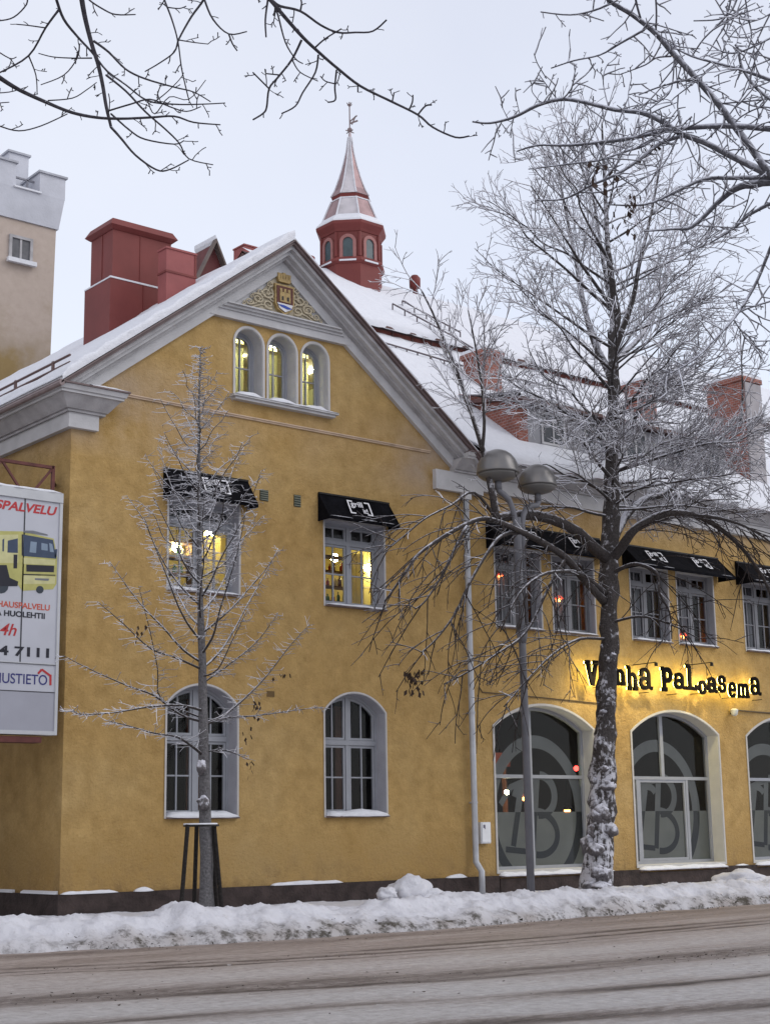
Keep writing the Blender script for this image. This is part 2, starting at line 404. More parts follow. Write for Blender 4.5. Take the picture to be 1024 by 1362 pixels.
# edge of the ploughed bank on the road, read off the photograph as points on the ground
EDGE = [atZ(x, y) for x, y in ((-420, 1286), (0, 1272), (225, 1259), (350, 1254), (512, 1243), (687, 1228), (832, 1216), (1024, 1202), (1400, 1176))]
def edge_y(x):
    for a, b in zip(EDGE, EDGE[1:]):
        if a.x <= x <= b.x: return a.y+(b.y-a.y)*(x-a.x)/(b.x-a.x)
    return EDGE[0].y if x < EDGE[0].x else EDGE[-1].y
def smooth_edge(x): return sum(edge_y(x+d) for d in (-3, -2, -1, 0, 1, 2, 3))/7
def track(d, x):
    """how dark and wet the slush is, d metres from the bank: wheel ruts run along the road"""
    t = 0.
    for c, w, a in ((.35, .35, .30), (1.4, .5, .10), (2.35, .12, .50), (2.8, .10, .85), (3.2, .08, .6), (4.3, .6, -.40), (5.6, .30, .42), (6.15, .16, .55), (7.1, .5, -.55), (7.8, .18, .55), (8.7, .5, -.5), (9.5, .25, .6), (10.4, .5, -.3), (11.4, .3, .6)):
        c2 = c+.10*noise.noise(Vector((x*.25, c, 0)))
        t += a*math.exp(-((d-c2)/w)**2)*(.75+.6*noise.noise(Vector((x*.5, c*3, 4))))
    return t
def grid(name, x0, x1, nx, ys, fn, mt, attr=None):
    V = []; A = []
    for i in range(nx+1):
        x = x0+(x1-x0)*i/nx
        for j in range(len(ys)):
            p, a = fn(x, ys[j]); V.append(p); A.append(a)
    k = len(ys)
    F = [(i*k+j, (i+1)*k+j, (i+1)*k+j+1, i*k+j+1) for i in range(nx) for j in range(k-1)]
    me = D.meshes.new(name); me.from_pydata(V, [], F); me.materials.append(mt)
    if attr:
        at = me.attributes.new(attr, 'FLOAT', 'POINT'); at.data.foreach_set('value', A)
    me.polygons.foreach_set('use_smooth', [True]*len(F)); me.update()
    o = D.objects.new(name, me); COL.objects.link(o); return o
def road_pt(x, d):
    y = smooth_edge(x)-d; tr = track(d, x)
    z = -.012*max(0, min(1.2, tr))*(1+1.5*noise.noise(Vector((x*3, d*9, 1))))+.010*noise.noise(Vector((x*1.2, d*5, 2)))+.004
    return (x, y, z), max(0, min(1, .36+.78*tr))
ro = structure(grid('road', -2, 46, 380, [-.5+.05*i for i in range(330)], road_pt, ROAD, 'track'))
for nm, fn_ in (('brown', lambda d, x: max(0, min(1, 1.25-d/6))), ('grit', lambda d, x: min(1, (math.exp(-((d-5.85)/.38)**2)+.45*math.exp(-((d-2.8)/.25)**2)+.5*math.exp(-((d-.3)/.35)**2)+.6*math.exp(-((d-9.5)/.4)**2))*(.75+.9*noise.noise(Vector((x*.3, d, 9))))))):
    at_ = ro.data.attributes.new(nm, 'FLOAT', 'POINT')
    at_.data.foreach_set('value', [fn_(-.5+.05*j, -2+48*i/380) for i in range(381) for j in range(330)])
structure(one('ground', mat('snowy_ground', (.62, .62, .66), .85, .1, .3, .3, 3.), None, lambda b: b.face([(-300, -300, -.06), (300, -300, -.06), (300, 300, -.06), (-300, 300, -.06)])))

def bank_pt(x, u):
    """u 0..1 from the road edge to the house wall"""
    ye = smooth_edge(x)+.16*noise.noise(Vector((x*.9, 0, 3)))+.07*noise.noise(Vector((x*3.1, 0, 8)))
    y = ye+(.35-ye)*u; d = y-ye
    nzv = noise.noise
    crest = .34+.10*nzv(Vector((x*.45, 0, 1)))+.07*nzv(Vector((x*1.5, 2, 1)))
    up = min(1, d/.85); up = up**.62 if up > 0 else 0
    back = max(0, min(1, (d-1.3)/1.1)); back = back*back*(3-2*back)
    z = crest*up*(1-back)+(.20+.02*nzv(Vector((x*.7, y, 2))))*back
    rough = min(1, d/.25)*(1-.75*back)
    q = Vector((x, y, 0))
    z += rough*(.08*nzv(q*1.7)+.075*nzv(q*3.6)+.045*abs(nzv(q*8+Vector((3, 3, 3))))+.03*max(-.25, nzv(q*14)))
    dirt = max(0, 1-abs(d-.08)/.34)*(.72+1.1*nzv(Vector((x*.6, 5, 5)))+.5*nzv(Vector((x*2.6, d*3, 5))))+max(0, 1-abs(d-.5)/.4)*.25*max(0, nzv(Vector((x*1.1, 8, 1))))
    return (x, y, z-.05*(1-min(1, d/.06))), max(0, min(1, dirt))
us = [0.]+[(.004+.010*i if i < 45 else .46+(i-45)*.018) for i in range(76)]
structure(grid('snow_bank', 4, 42, 1250, us, bank_pt, BANK, 'dirt'))
def bank_z(x, y):
    ye = smooth_edge(x); u = (y-ye)/(.35-ye); return bank_pt(x, max(0, min(1, u)))[0][2]
# thrown-up clods of dirty ice and dead grass along the foot of the bank
def clods(b):
    rr = random.Random(3)
    for i in range(650):
        x = rr.uniform(8, 32)
        if noise.noise(Vector((x*.6, 5, 5))) < -.28 and rr.random() < .75: continue
        d = rr.gauss(.06, .14); y = smooth_edge(x)+.16*noise.noise(Vector((x*.9, 0, 3)))+.07*noise.noise(Vector((x*3.1, 0, 8)))+d
        s = rr.uniform(.006, .022)*(1.6 if rr.random() < .12 else 1); z = (max(0, d)**.62)*.36 if d > 0 else .01
        b.m = 0 if rr.random() < .62 else 1
        vs_ = [(x+s*rr.uniform(-1, 1), y+s*rr.uniform(-1, 1), z+s*rr.uniform(-.3, 1.1)) for _ in range(5)]
        b.add(vs_, [(0, 1, 2), (0, 2, 3), (0, 3, 1), (1, 2, 4), (2, 3, 4), (1, 3, 4)])
stuff(one('ice_clods', [mat('dark_grit', (.035, .03, .02), .9), mat('dirty_ice', (.30, .28, .27), .8)], None, clods))

def road_grit(b):
    rr = random.Random(9)
    for i in range(2600):
        x = rr.uniform(5, 34); t = rr.random()
        d = rr.gauss(5.85, .33) if t < .55 else (rr.gauss(.25, .3) if t < .75 else (rr.gauss(2.85, .25) if t < .85 else rr.uniform(.2, 10)))
        if noise.noise(Vector((x*.35, d*.6, 21))) < -.05 and rr.random() < .85: continue
        y = smooth_edge(x)-d; z = road_pt(x, d)[0][2]-.004; s = rr.uniform(.006, .017)*(1.8 if rr.random() < .06 else 1)
        b.m = 0 if rr.random() < .8 else 1
        vs_ = [(x+s*rr.uniform(-1.3, 1.3), y+s*rr.uniform(-1, 1), z+s*rr.uniform(-.2, .9)) for _ in range(5)]
        b.add(vs_, [(0, 1, 2), (0, 2, 3), (0, 3, 1), (1, 2, 4), (2, 3, 4), (1, 3, 4)])
stuff(one('road_grit', [mat('brown_grit', (.055, .042, .035), .9), mat('dirty_ice', (.30, .28, .27), .8)], None, road_grit))

def heap(name, label, parts, mt=BANK):
    """a pile of ploughed snow: several frozen lumps in one shell each"""
    b = MB()
    for (c, r, sq, sd_) in parts:
        import bmesh
        bm = bmesh.new(); bmesh.ops.create_icosphere(bm, subdivisions=4, radius=1)
        vs_ = []
        for v in bm.verts:
            q = v.co.copy(); k = 1+.30*noise.noise(q*1.3+Vector((sd_, 0, 0)))+.16*noise.noise(q*3+Vector((sd_, 4, 0)))+.07*noise.noise(q*8+Vector((0, sd_, 0)))
            vs_.append((c[0]+q.x*r*k*1.15, c[1]+q.y*r*k, c[2]+q.z*r*k*sq))
        b.add(vs_, [tuple(v.index for v in f.verts) for f in bm.faces]); bm.free()
    o = b.build(name, mt, None, True)
    return tag(o, label, 'snow heap')
def hp(x, y, Y, r, sq, sd_):
    p = atY(x, y, Y); return ((p.x, p.y, p.z), r, sq, sd_)
heap('snow_heap', 'tall lumpy heap of ploughed snow in front of the dark plinth left of the downpipe', [hp(547, 1186, -2.6, .33, .75, 1), hp(560, 1196, -2.7, .38, .5, 2)])
heap('snow_heap', 'small rounded lump of snow just left of the tall heap', [hp(514, 1189, -2.7, .15, .7, 5)])
heap('snow_heap', 'wide smooth mound of snow below the right edge of the shop front', [hp(985, 1172, -2.6, .48, .45, 7), hp(1012, 1180, -2.8, .55, .4, 9)])

# ================================================================== THE YELLOW BUILDING
B = empty('yellow_building', 'ochre yellow former fire station with snowy roof, white cornices and arched windows', 'building')
XL, XR, XC, XW = 11.65, 20.15, 15.85, 38.0
GE, GP = 8.5, 11.86            # gable wall: eaves and peak
OP = {}
OP['low'] = [(13.53, 14.93, 1.68, 3.52, .34), (16.81, 18.21, 1.68, 3.52, .34)]
OP['mid'] = [(13.52, 14.96, 5.45, 7.03, 0), (16.84, 18.25, 5.45, 7.03, 0)]
OP['tri'] = [(14.86, 15.46, 9.07, 10.05, .30), (15.59, 16.21, 9.07, 10.05, .31), (16.35, 16.95, 9.07, 10.05, .30)]
OP['shop'] = [(20.98, 23.80, .60, 3.37, .45), (24.99, 27.86, .60, 3.37, .47), (28.90, 31.75, .60, 3.37, .46), (33.0, 35.8, .60, 3.37, .46)]
OP['up'] = [(21.14, 22.42, 5.36, 6.98, 0), (22.77, 24.02, 5.36, 6.98, 0), (25.18, 26.42, 5.36, 6.98, 0), (26.73, 28.0, 5.36, 6.98, 0), (29.1, 30.38, 5.36, 6.98, 0), (30.7, 31.95, 5.36, 6.98, 0), (33.2, 34.5, 5.36, 6.98, 0)]

def wall(name, outline, holes, y0, y1, mt, parent):
    loops = [[Vector((x, 0, z)) for x, z in outline]]+[[Vector((x, 0, z)) for x, z in h] for h in holes]
    tri = tessellate_polygon(loops); fl = [p for l in loops for p in l]; n = len(fl)
    b = MB(); b.v = [(p.x, y0, p.z) for p in fl]+[(p.x, y1, p.z) for p in fl]
    b.f = [tuple(t) for t in tri]+[tuple(i+n for i in reversed(t)) for t in tri]
    k = 0
    for l in loops:
        q = len(l); b.f += [(k+i, k+(i+1) % q, k+(i+1) % q+n, k+i+n) for i in range(q)]; k += q
    return b.build(name, mt, parent)
gable_out = [(XL, -.3), (XR, -.3), (XR, GE), (XC, GP), (XL, GE)]
wall('wall', gable_out, [arch(*o) for k in ('low', 'mid', 'tri') for o in OP[k]], 0, .42, STUCCO, B)
wall('wall', [(XR+.002, -.3), (XW, -.3), (XW, 8.5), (XR+.002, 8.5)], [arch(*o) for k in ('shop', 'up') for o in OP[k]], .012, .42, STUCCO, B)
one('wall', STUCCO, B, lambda b: b.box(XL, XL+.4, .422, 20, -.3, 8.5))
# rooms behind the windows
def room(x0, x1, z0, z1, y1, mts, name='room'):
    def fn(b):
        y0 = .43
        b.m = 0; b.face([(x0, y1, z0), (x1, y1, z0), (x1, y1, z1), (x0, y1, z1)])
        b.face([(x0, y0, z0), (x0, y1, z0), (x0, y1, z1), (x0, y0, z1)]); b.face([(x1, y0, z0), (x1, y1, z0), (x1, y1, z1), (x1, y0, z1)])
        b.m = 1; b.face([(x0, y0, z0), (x1, y0, z0), (x1, y1, z0), (x0, y1, z0)])
        b.m = 2; b.face([(x0, y0, z1), (x1, y0, z1), (x1, y1, z1), (x0, y1, z1)])
    return one(name, mts, B, fn)
YW = mat('warm_room_wall', (.60, .53, .24), .8, .15, 1.); GW = mat('pale_room_wall', (.62, .62, .40), .8, .15, 1.)
FLO = mat('room_floor', (.10, .06, .035), .6, .3, 2.); CEI = mat('room_ceiling', (.6, .55, .45), .8)
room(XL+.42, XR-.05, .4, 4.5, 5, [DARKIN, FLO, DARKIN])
room(XL+.42, XR-.05, 4.7, 8.2, 4.5, [YW, FLO, CEI])
room(13.6, 18.1, 8.5, 10.2, 3.2, [GW, FLO, CEI])
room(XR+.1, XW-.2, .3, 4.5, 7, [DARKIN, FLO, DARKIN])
room(XR+.1, XW-.2, 4.7, 8.2, 4.5, [mat('red_dim_wall', (.09, .035, .03), .8, .3, 1.), FLO, DARKIN])

# plinth with ledges of snow
def plinth(b):
    b.box(XL-.05, 20.955, -.05, 0, -.3, .52); b.box(XL-.05, XL, 0, 20, -.3, .52)
    xs = [20.955]+[v for o in OP['shop'] for v in (o[0], o[1])]+[XW]
    for i in range(2, len(xs)-1, 2): b.box(xs[i], xs[i+1], -.05, .0115, -.3, .52)
    for o in OP['shop']: b.box(o[0]+.001, o[1]-.001, -.045, .40, -.3, .46)
one('plinth', PLINTH, B, plinth)
def ledge_snow(b):
    b_ = [(11.66, 12.65, 4), (15.62, 17.15, 2), (19.6, 20.1, 6), (12.95, 13.3, 3)]
    for x0, x1, sd_ in b_: one('snow_ledge', SNOW, B, lambda b: snow_strip(b, x0, x1, -.06, .01, .52, .055, sd_), True)
    for (x0, x1, s_) in ((23.9, 24.2, 3), (28.2, 28.6, 5)): one('snow_ledge', SNOW, B, lambda b: snow_strip(b, x0, x1, -.06, .01, .52, .03, s_), True)
ledge_snow(None)
# side ledge snow along the left wall
for y0, y1 in ((.05, 1.2), (1.5, 4.5)):
        one('snow_ledge', SNOW, B, lambda b: b.hexa([(XL-.06, y0, .52), (XL+.002, y0, .52), (XL+.002, y1, .52), (XL-.06, y1, .52)], [(XL-.05, y0, .555), (XL+.002, y0, .57), (XL+.002, y1, .57), (XL-.05, y1, .55)]))
# string course of the gable
def string(b):
    b.box(12.50, 19.45, -.03, .0, 8.645, 8.675)
    b.box(12.50, 19.45, -.05, .0, 8.6755, 8.695)
one('string_course', mat('string_render', (.50, .38, .28), .85, .2, 3.), B, string)

# eaves cornice: stepped mouldings round the left corner, and from the gable's right corner along the wing
EDGE_M = mat('brown_edge_metal', (.135, .098, .098), .55, .2, 4.)
STEPS = [(.10, .10, 7.94, 8.19, TRIM), (.145, .145, 8.192, 8.235, TRIMD), (.18, .36, 8.237, 8.43, TRIMD), (.40, .40, 8.432, 8.475, TRIM), (.43, .46, 8.477, 8.55, TRIM), (.49, .49, 8.552, 8.578, EDGE_M)]
def lbox(b, x0a, x1a, y0a, y1a, z0, x0b, x1b, y0b, y1b, z1):
    b.hexa([(x0a, y0a, z0), (x1a, y0a, z0), (x1a, y1a, z0), (x0a, y1a, z0)], [(x0b, y0b, z1), (x1b, y0b, z1), (x1b, y1b, z1), (x0b, y1b, z1)])
for i, (pa, pb, z0, z1, mt) in enumerate(STEPS):
    def fn(b):
        xe = (12.10, 12.10) if i == 0 else (12.08+pa*.8, 12.08+pb*.8)
        lbox(b, XL-pa, xe[0], -pa, -.001, z0, XL-pb, xe[1], -pb, -.001, z1); lbox(b, XL-pa, XL-.001, -.0005, 20, z0, XL-pb, XL-.001, -.0005, 20, z1)
    one('cornice_moulding', mt, B, fn)
    def fn2(b):
        if i == 0: b.box(19.52, 20.78, -pa-.004, -.001, z0+.0, z1+.14)
        else:
            zz0, zz1 = z0+.14, z1+.14
            lbox(b, 19.98 if i < 3 else 20.1, 20.781, -pa-.004, -.001, zz0, 19.98 if i < 3 else 20.1, 20.781, -pb-.004, -.001, zz1)
        lbox(b, 20.782, XW, -pa*.9, .011, z0+.10 if i == 0 else z0+.14, 20.782, XW, -pb*.9, .011, z1+.14)
    one('cornice_moulding', mt, B, fn2)
one('snow_ledge', SNOW, B, lambda b: snow_strip(b, XL+.05, 12.45, -.47, .0, 8.58, .05, 3, irregular=.3), True)
one('snow_ledge', SNOW, B, lambda b: snow_strip(b, 20.35, 21.2, -.46, .0, 8.72, .06, 8, irregular=.3), True)

# ---- gable roof and raking cornice
SL = .757; RE = XC-4.62; RR_ = XC+4.62; ZE = 8.55; ZP = ZE+SL*4.62
nrm = Vector((-SL, 1)).normalized()         # left slope's normal in XZ
def rake_piece(off0, off1, pr, base=0.):
    """strip along both slopes, off measured square to the slope below the roof's underside"""
    a0, a1 = off0*math.hypot(1, SL), off1*math.hypot(1, SL)
    def fn(b):
        for sgn in (-1, 1):
            xe = XC+sgn*(4.62-base)
            ze = ZE+SL*base
            P = [(xe, ze-a0), (XC, ZP-a0), (XC, ZP-a1), (xe, ze-a1)]
            b.prism(P, -pr, -.001)
    return fn
for (o0, o1, pr, mt, bs) in ((.00, .042, .46, EDGE_M, 0), (.044, .10, .40, TRIMD, .05), (.102, .165, .30, TRIM, .10), (.167, .215, .20, TRIMD, .2), (.217, .39, .09, TRIM, .45)):
    one('rake_cornice', mt, B, rake_piece(o0, o1, pr, bs))
def groof(b):
    th = .03
    for sgn in (-1, 1):
        xe = XC+sgn*4.66; ze = ZE-.03
        P = [(xe, ze), (XC, ZP), (XC, ZP+th), (xe, ze+th)]
        b.prism(P, -.50, 20 if sgn < 0 else 8)
one('roof', EDGE_M, B, groof)
def roof_snow_left(b):
    """snow on the left slope of the gable roof, lumpy along the verge"""
    ny, nx = 60, 70; V = []; F = []
    for i in range(nx+1):
        t = i/nx; x = RE-.02+(XC-RE+.02)*t; zr = ZE+.04+SL*(x-RE)
        for j in range(ny+1):
            u = j/ny; y = -.50+20.4*u*u
            e = min(1, j/2.0)
            th = (.15+.05*noise.noise(Vector((x*1.5, 0, 2)))+.035*noise.noise(Vector((x*5, y, 2))))*(.55+.45*e)
            if i < 2: th *= .4+.3*i
            V.append((x-th*.45*0, y+(.04*noise.noise(Vector((x*6, 1, 1))) if j == 0 else 0), zr+th*1.2))
    k = ny+1
    F = [(i*k+j, i*k+j+1, (i+1)*k+j+1, (i+1)*k+j) for i in range(nx) for j in range(ny)]
    o = len(V); 
    for i in range(nx+1): x, y, z = V[i*k]; V.append((x, -.485, ZE+.045+SL*(x-RE)))
    F += [(i*k, (i+1)*k, o+i+1, o+i) for i in range(nx)]
    o2 = len(V)
    for j in range(k): x, y, z = V[j]; V.append((RE-.02, y, ZE+.03))
    F += [(j, j+1, o2+j+1, o2+j) for j in range(k-1)]
    b.add(V, F)
one('roof_snow', SNOW, B, roof_snow_left, True)
def roof_snow_right(b):
    P = []
    for i in range(40):
        t = i/39; x = XC+(RR_-XC)*t; P.append((x, ZP+.07-SL*(x-XC)+.05+.05*noise.noise(Vector((x*2, 0, 7)))))
    Q = [(RR_-.02, ZE+.05), (XC, ZP+.075)]
    b.prism([p for p in P]+Q, -.44, 8)
one('roof_snow', SNOW, B, roof_snow_right)
# snow guard pipes on the left slope
def guard(b):
    for k in range(2):
        zo = .22+.13*k
        b.tube([(11.75, y, ZE+SL*(11.75-RE)+zo) for y in (.3, 5, 10, 16)], .022, 6)
    for y in (.9, 2.3, 3.7, 5.2, 6.7, 8.2, 10, 12): b.bar((11.75, y, ZE+SL*(11.75-RE)), (11.75, y, ZE+SL*(11.75-RE)+.38), .03, .07)
one('snow_guard', mat('brown_metal', (.11, .06, .055), .5), B, guard)
def gutter(b):
    b.tube([(RE-.03, -.5, ZE-.02), (RE-.03, 20, ZE-.02)], .05, 8)
one('gutter', mat('gutter_metal', (.22, .17, .17), .5), B, gutter)

# ---- pediment with coat of arms
def ped_panel(b):
    z0 = 10.70; hw = (ZP-.485-z0)/SL
    b.prism([(XC-hw, z0), (XC+hw, z0), (XC, ZP-.485)], -.03, -.001)
pediment = one('pediment', TRIM, B, ped_panel)
def ped_cornice(b):
    for z0, z1, pr in ((10.44, 10.58, .10), (10.582, 10.625, .13), (10.627, 10.67, .18), (10.672, 10.698, .23)):
        hw = (ZP-.40-z0)/SL
        b.prism([(XC-hw, z0), (XC+hw, z0), (XC+hw-(z1-z0)/SL, z1), (XC-hw+(z1-z0)/SL, z1)], -pr, -.031 if z0 > 10.67 else -.001)
one('pediment_cornice', TRIM, B, ped_cornice)
GOLD = mat('ochre_gilding', (.36, .255, .11), .6, .3, 14., .2, 40.); IVORY = mat('ivory_relief', (.46, .40, .29), .7, .2, 20.)
sx, sz = 15.88, 11.03
def backing(b):
    hw = .80
    b.prism([(sx-hw, 10.76), (sx+hw, 10.76), (sx+.40, 11.20), (sx+.17, 11.45), (sx-.17, 11.45), (sx-.40, 11.20)], -.045, -.032)
lbl(one('relief_ground', mat('relief_ground', (.37, .325, .24), .8, .3, 9.), pediment, backing), 'ochre painted field behind the scrollwork')
def shield_o(w, h): return [(sx-w, sz+h), (sx+w, sz+h), (sx+w, sz-h*.35), (sx+w*.72, sz-h*.75), (sx, sz-h*1.05), (sx-w*.72, sz-h*.75), (sx-w, sz-h*.35)]
one('shield', GOLD, pediment, lambda b: b.prism(shield_o(.215, .28), -.115, -.046))
one('shield_field', mat('shield_red', (.085, .018, .014), .5), pediment, lambda b: b.prism(shield_o(.182, .245), -.125, -.116))
def castle(b):
    b.prism([(sx-.12, sz-.06), (sx+.12, sz-.06), (sx+.12, sz+.13), (sx-.12, sz+.13)], -.137, -.126)
    for k in (-1, 0, 1): b.prism([(sx+k*.09-.028, sz+.132), (sx+k*.09+.028, sz+.132), (sx+k*.09+.028, sz+.20), (sx+k*.09-.028, sz+.20)], -.137, -.126)
one('castle_charge', GOLD, pediment, castle)
for k in (-.06, .06): one('castle_door', BLACKM, pediment, lambda b: b.prism(arch(sx+k-.022, sx+k+.022, sz-.03, sz+.03, .02, 6), -.142, -.138))
def water(b): b.prism([(sx-.178, sz-.09), (sx+.178, sz-.09), (sx+.13, sz-.185), (sx, sz-.25), (sx-.13, sz-.185)], -.134, -.126)
one('shield_base', mat('shield_white', (.6, .6, .62), .5), pediment, water)
one('shield_wave', mat('shield_blue', (.02, .06, .32), .5), pediment, lambda b: b.prism([(sx-.17, sz-.125), (sx-.03, sz-.12), (sx+.17, sz-.165), (sx+.05, sz-.19), (sx-.08, sz-.165)], -.140, -.135))
def crown(b):
    b.prism([(sx-.13, sz+.33), (sx+.13, sz+.33), (sx+.15, sz+.40), (sx-.15, sz+.40)], -.12, -.046)
    for k in (-.12, -.06, 0, .06, .12): b.prism([(sx+k-.022, sz+.402), (sx+k+.022, sz+.402), (sx+k+.03, sz+.50+.02*(k == 0)), (sx+k-.03, sz+.50+.02*(k == 0))], -.11, -.046)
one('crown', GOLD, pediment, crown)
def scrolls(sgn, seed):
    def fn(b):
        for (cx, cz, r, turns, a0, thick) in ((.40, .10, .17, 1.5, 2.2, .026), (.62, -.08, .15, 1.6, .6, .024), (.82, -.19, .10, 1.5, 2.8, .02), (.36, -.16, .13, 1.4, 4., .022), (.34, .32, .10, 1.4, 1., .018), (.56, .10, .07, 1.3, 4.2, .016), (.74, -.05, .05, 1.2, 5., .014), (.95, -.25, .05, 1.2, 1.5, .012), (.27, .0, .08, 1.1, 3.6, .018)):
            P = []; rs = []
            for i in range(22):
                t = i/21; a = a0+t*turns*2*math.pi; rr = r*(1-.82*t)
                P.append((sx+sgn*(cx+rr*math.cos(a))*.92, -.06-.02*t, sz-.02+(cz+rr*math.sin(a)*.8)*.82)); rs.append(thick*(1-.5*t))
            b.tube(P, rs, 6)
        for (ax, az, bx, bz) in ((.24, .3, .5, .02), (.3, -.25, .98, -.27), (.25, .12, .8, -.22)):
            b.tube([(sx+sgn*(ax+(bx-ax)*t)*.92, -.062, sz-.02+(az+(bz-az)*t+.06*math.sin(t*6))*.82) for t in [i/8 for i in range(9)]], .016, 5)
    return fn
one('scrollwork', IVORY, pediment, scrolls(-1, 1), True); one('scrollwork', IVORY, pediment, scrolls(1, 2), True)

# ---- windows
SHOPREV = mat('sign_lit_reveal', (.56, .54, .49), .8, .06, 4., .2, 40.)  # shop reveals coloured paler and creamier, painting in the glow of the sign
FRAME_ = FRAME; FRAME_UP = mat('weathered_window_paint', (.19, .19, .205), .6, .12, 5.)
def window(o, kind, y_frame, seed, y_wall=0.):
    x0, x1, z0, zs, rise = o; P = arch(*o); name = 'shop_window' if kind == 'shop' else 'window'
    rev = inset(P, .012)
    FRAME = FRAME_UP if kind == 'up' else FRAME_
    w = one(name, FRAME, B, lambda b: b.ring(inset(P, .004), inset(P, .062 if kind != 'shop' else .075), y_frame, y_frame+.09))
    one('reveal', {'tri': TRIM, 'shop': SHOPREV}.get(kind, REVEAL), w, lambda b: b.ring(inset(P, .001), inset(P, .012), y_wall-.004, y_frame+.02))
    if rise > 0:
        one('surround', SURR, w, lambda b: b.ring(inset(P, -.03 if kind == 'low' else -.045), inset(P, .0005), y_wall-.018, y_wall-.0045))
    else:
        one('surround', SURR, w, lambda b: b.ring(inset(P, -.03), inset(P, .0005), y_wall-.012, y_wall-.0045))
    I = inset(P, .062 if kind != 'shop' else .075)
    xi0, xi1, zi0 = I[0][0], I[1][0], I[0][1]; zt = max(p[1] for p in I); xm = (x0+x1)/2
    mull = []; cols = []; rows = []
    mw = .042
    if kind == 'low':
        zt_ = 2.98
        cols = [(xi0, xm-mw), (xm+mw, xi1)]; rows = [(zi0, zt_-.045), (zt_+.045, zt+.01)]
        mull = [('mullion', (xm-mw+.001, xm+mw-.001, zi0, zt)), ('transom', (xi0, xi1, zt_-.044, zt_+.044))]
    elif kind in ('mid', 'up'):
        zt_ = 6.66 if kind == 'mid' else 6.6
        cols = [(xi0, xm-mw), (xm+mw, xi1)]; rows = [(zi0, zt_-.04), (zt_+.04, zt+.01)]
        mull = [('mullion', (xm-mw+.001, xm+mw-.001, zi0, zt)), ('transom', (xi0, xi1, zt_-.039, zt_+.039))]
    elif kind == 'tri':
        cols = [(xi0, xi1)]; rows = [(zi0, zt+.01)]; mull = []
    for nm, (a, b_, c, d) in mull:
        q = cliprect(I, a, b_, c, d)
        if nm == 'transom': one(nm, FRAME, w, lambda b: b.prism(inset(q, .0005), y_frame-.012, y_frame+.092))
        else: one(nm, FRAME, w, lambda b: b.prism(inset(q, .0005), y_frame-.004, y_frame+.085))
    if kind != 'shop':
        for c in cols:
            for r in rows:
                Lp = cliprect(I, c[0], c[1], r[0], r[1])
                if len(Lp) < 3: continue
                Lp = inset(Lp, .004); G = inset(Lp, .042)
                one('sash', FRAME, w, lambda b: b.ring(Lp, G, y_frame+.012, y_frame+.06))
                gx0, gx1 = min(p[0] for p in G), max(p[0] for p in G); gz0, gz1 = min(p[1] for p in G), max(p[1] for p in G)
                one('pane', GLASS, w, lambda b: b.face([(x, y_frame+.04, z) for x, z in G]))
                vb = []; bw = .013
                if kind == 'tri':
                    vb = [(gx0+(gx1-gx0)*.5, 'v'), (gz0+(gz1-gz0)*.47, 'h')]
                elif kind == 'low':
                    vb = [((gx0+gx1)/2, 'v')]+([((gz0+gz1)/2+.02, 'h')] if r is rows[0] else [])
                else:
                    vb = [((gx0+gx1)/2, 'v')]+([((gz0+gz1)/2, 'h')] if r is rows[0] else [])
                for (v, t) in vb:
                    q = cliprect(inset(G, -.004), v-bw, v+bw, gz0-1, gz1+1) if t == 'v' else cliprect(inset(G, -.004), gx0-1, gx1+1, v-bw, v+bw)
                    if len(q) > 2: one('glazing_bar', FRAME, w, lambda b: b.prism(q, y_frame+.018+(.003 if t == 'h' else 0), y_frame+.052))
    # sill and its snow
    if kind != 'tri':
        sw = .03 if kind != 'shop' else .05
        zz = z0 if kind != 'shop' else .52
        def sill(b):
            b.hexa([(x0-sw, y_wall-.09, zz-.055), (x1+sw, y_wall-.09, zz-.055), (x1+sw, y_frame, zz-.055), (x0-sw, y_frame, zz-.055)] if kind == 'none' else
                   [(x0+.002, y_wall-.10, zz-.035), (x1-.002, y_wall-.10, zz-.035), (x1-.002, y_frame, zz-.035), (x0+.002, y_frame, zz-.035)],
                   [(x0+.002, y_wall-.10, zz-.012), (x1-.002, y_wall-.10, zz-.012), (x1-.002, y_frame, zz+.02), (x0+.002, y_frame, zz+.02)])
        one('sill', mat('sill_metal', (.16, .12, .12), .5, .2), w, sill)
        h = {'low': .10, 'mid': .05, 'up': .045, 'shop': .075}[kind]
        one('sill_snow', SNOW, w, lambda b: snow_strip(b, x0+.004, x1-.03, y_wall-.115, y_frame+.01, zz-.008, h, seed, irregular=.6), True)
    return w
wn_ = 0
for o in OP['low']: window(o, 'low', .24, wn_ := wn_+1)
mids = [window(o, 'mid', .20, wn_ := wn_+1) for o in OP['mid']]
tris = [window(o, 'tri', .26, wn_ := wn_+1) for o in OP['tri']]
ups = [window(o, 'up', .16, wn_ := wn_+1, .012) for o in OP['up']]
# shared sill of the three attic windows
def trisill(b):
    b.box(14.79, 17.03, -.13, .0, 8.955, 9.00); b.box(14.74, 17.08, -.17, .0, 9.002, 9.035)
    for o in OP['tri']: b.box(o[0]+.002, o[1]-.002, .0, .27, 9.0, 9.075)
ts = one('sill', TRIM, B, trisill)
def trisnow(b):
    snow_strip(b, 14.76, 17.06, -.18, .0, 9.036, .028, 4, irregular=.5)
    for i, o in enumerate(OP['tri']): snow_strip(b, o[0]+.01, o[1]-.03, -.08, .25, 9.066, .085, i+5)
one('sill_snow', SNOW, ts, trisnow, True)

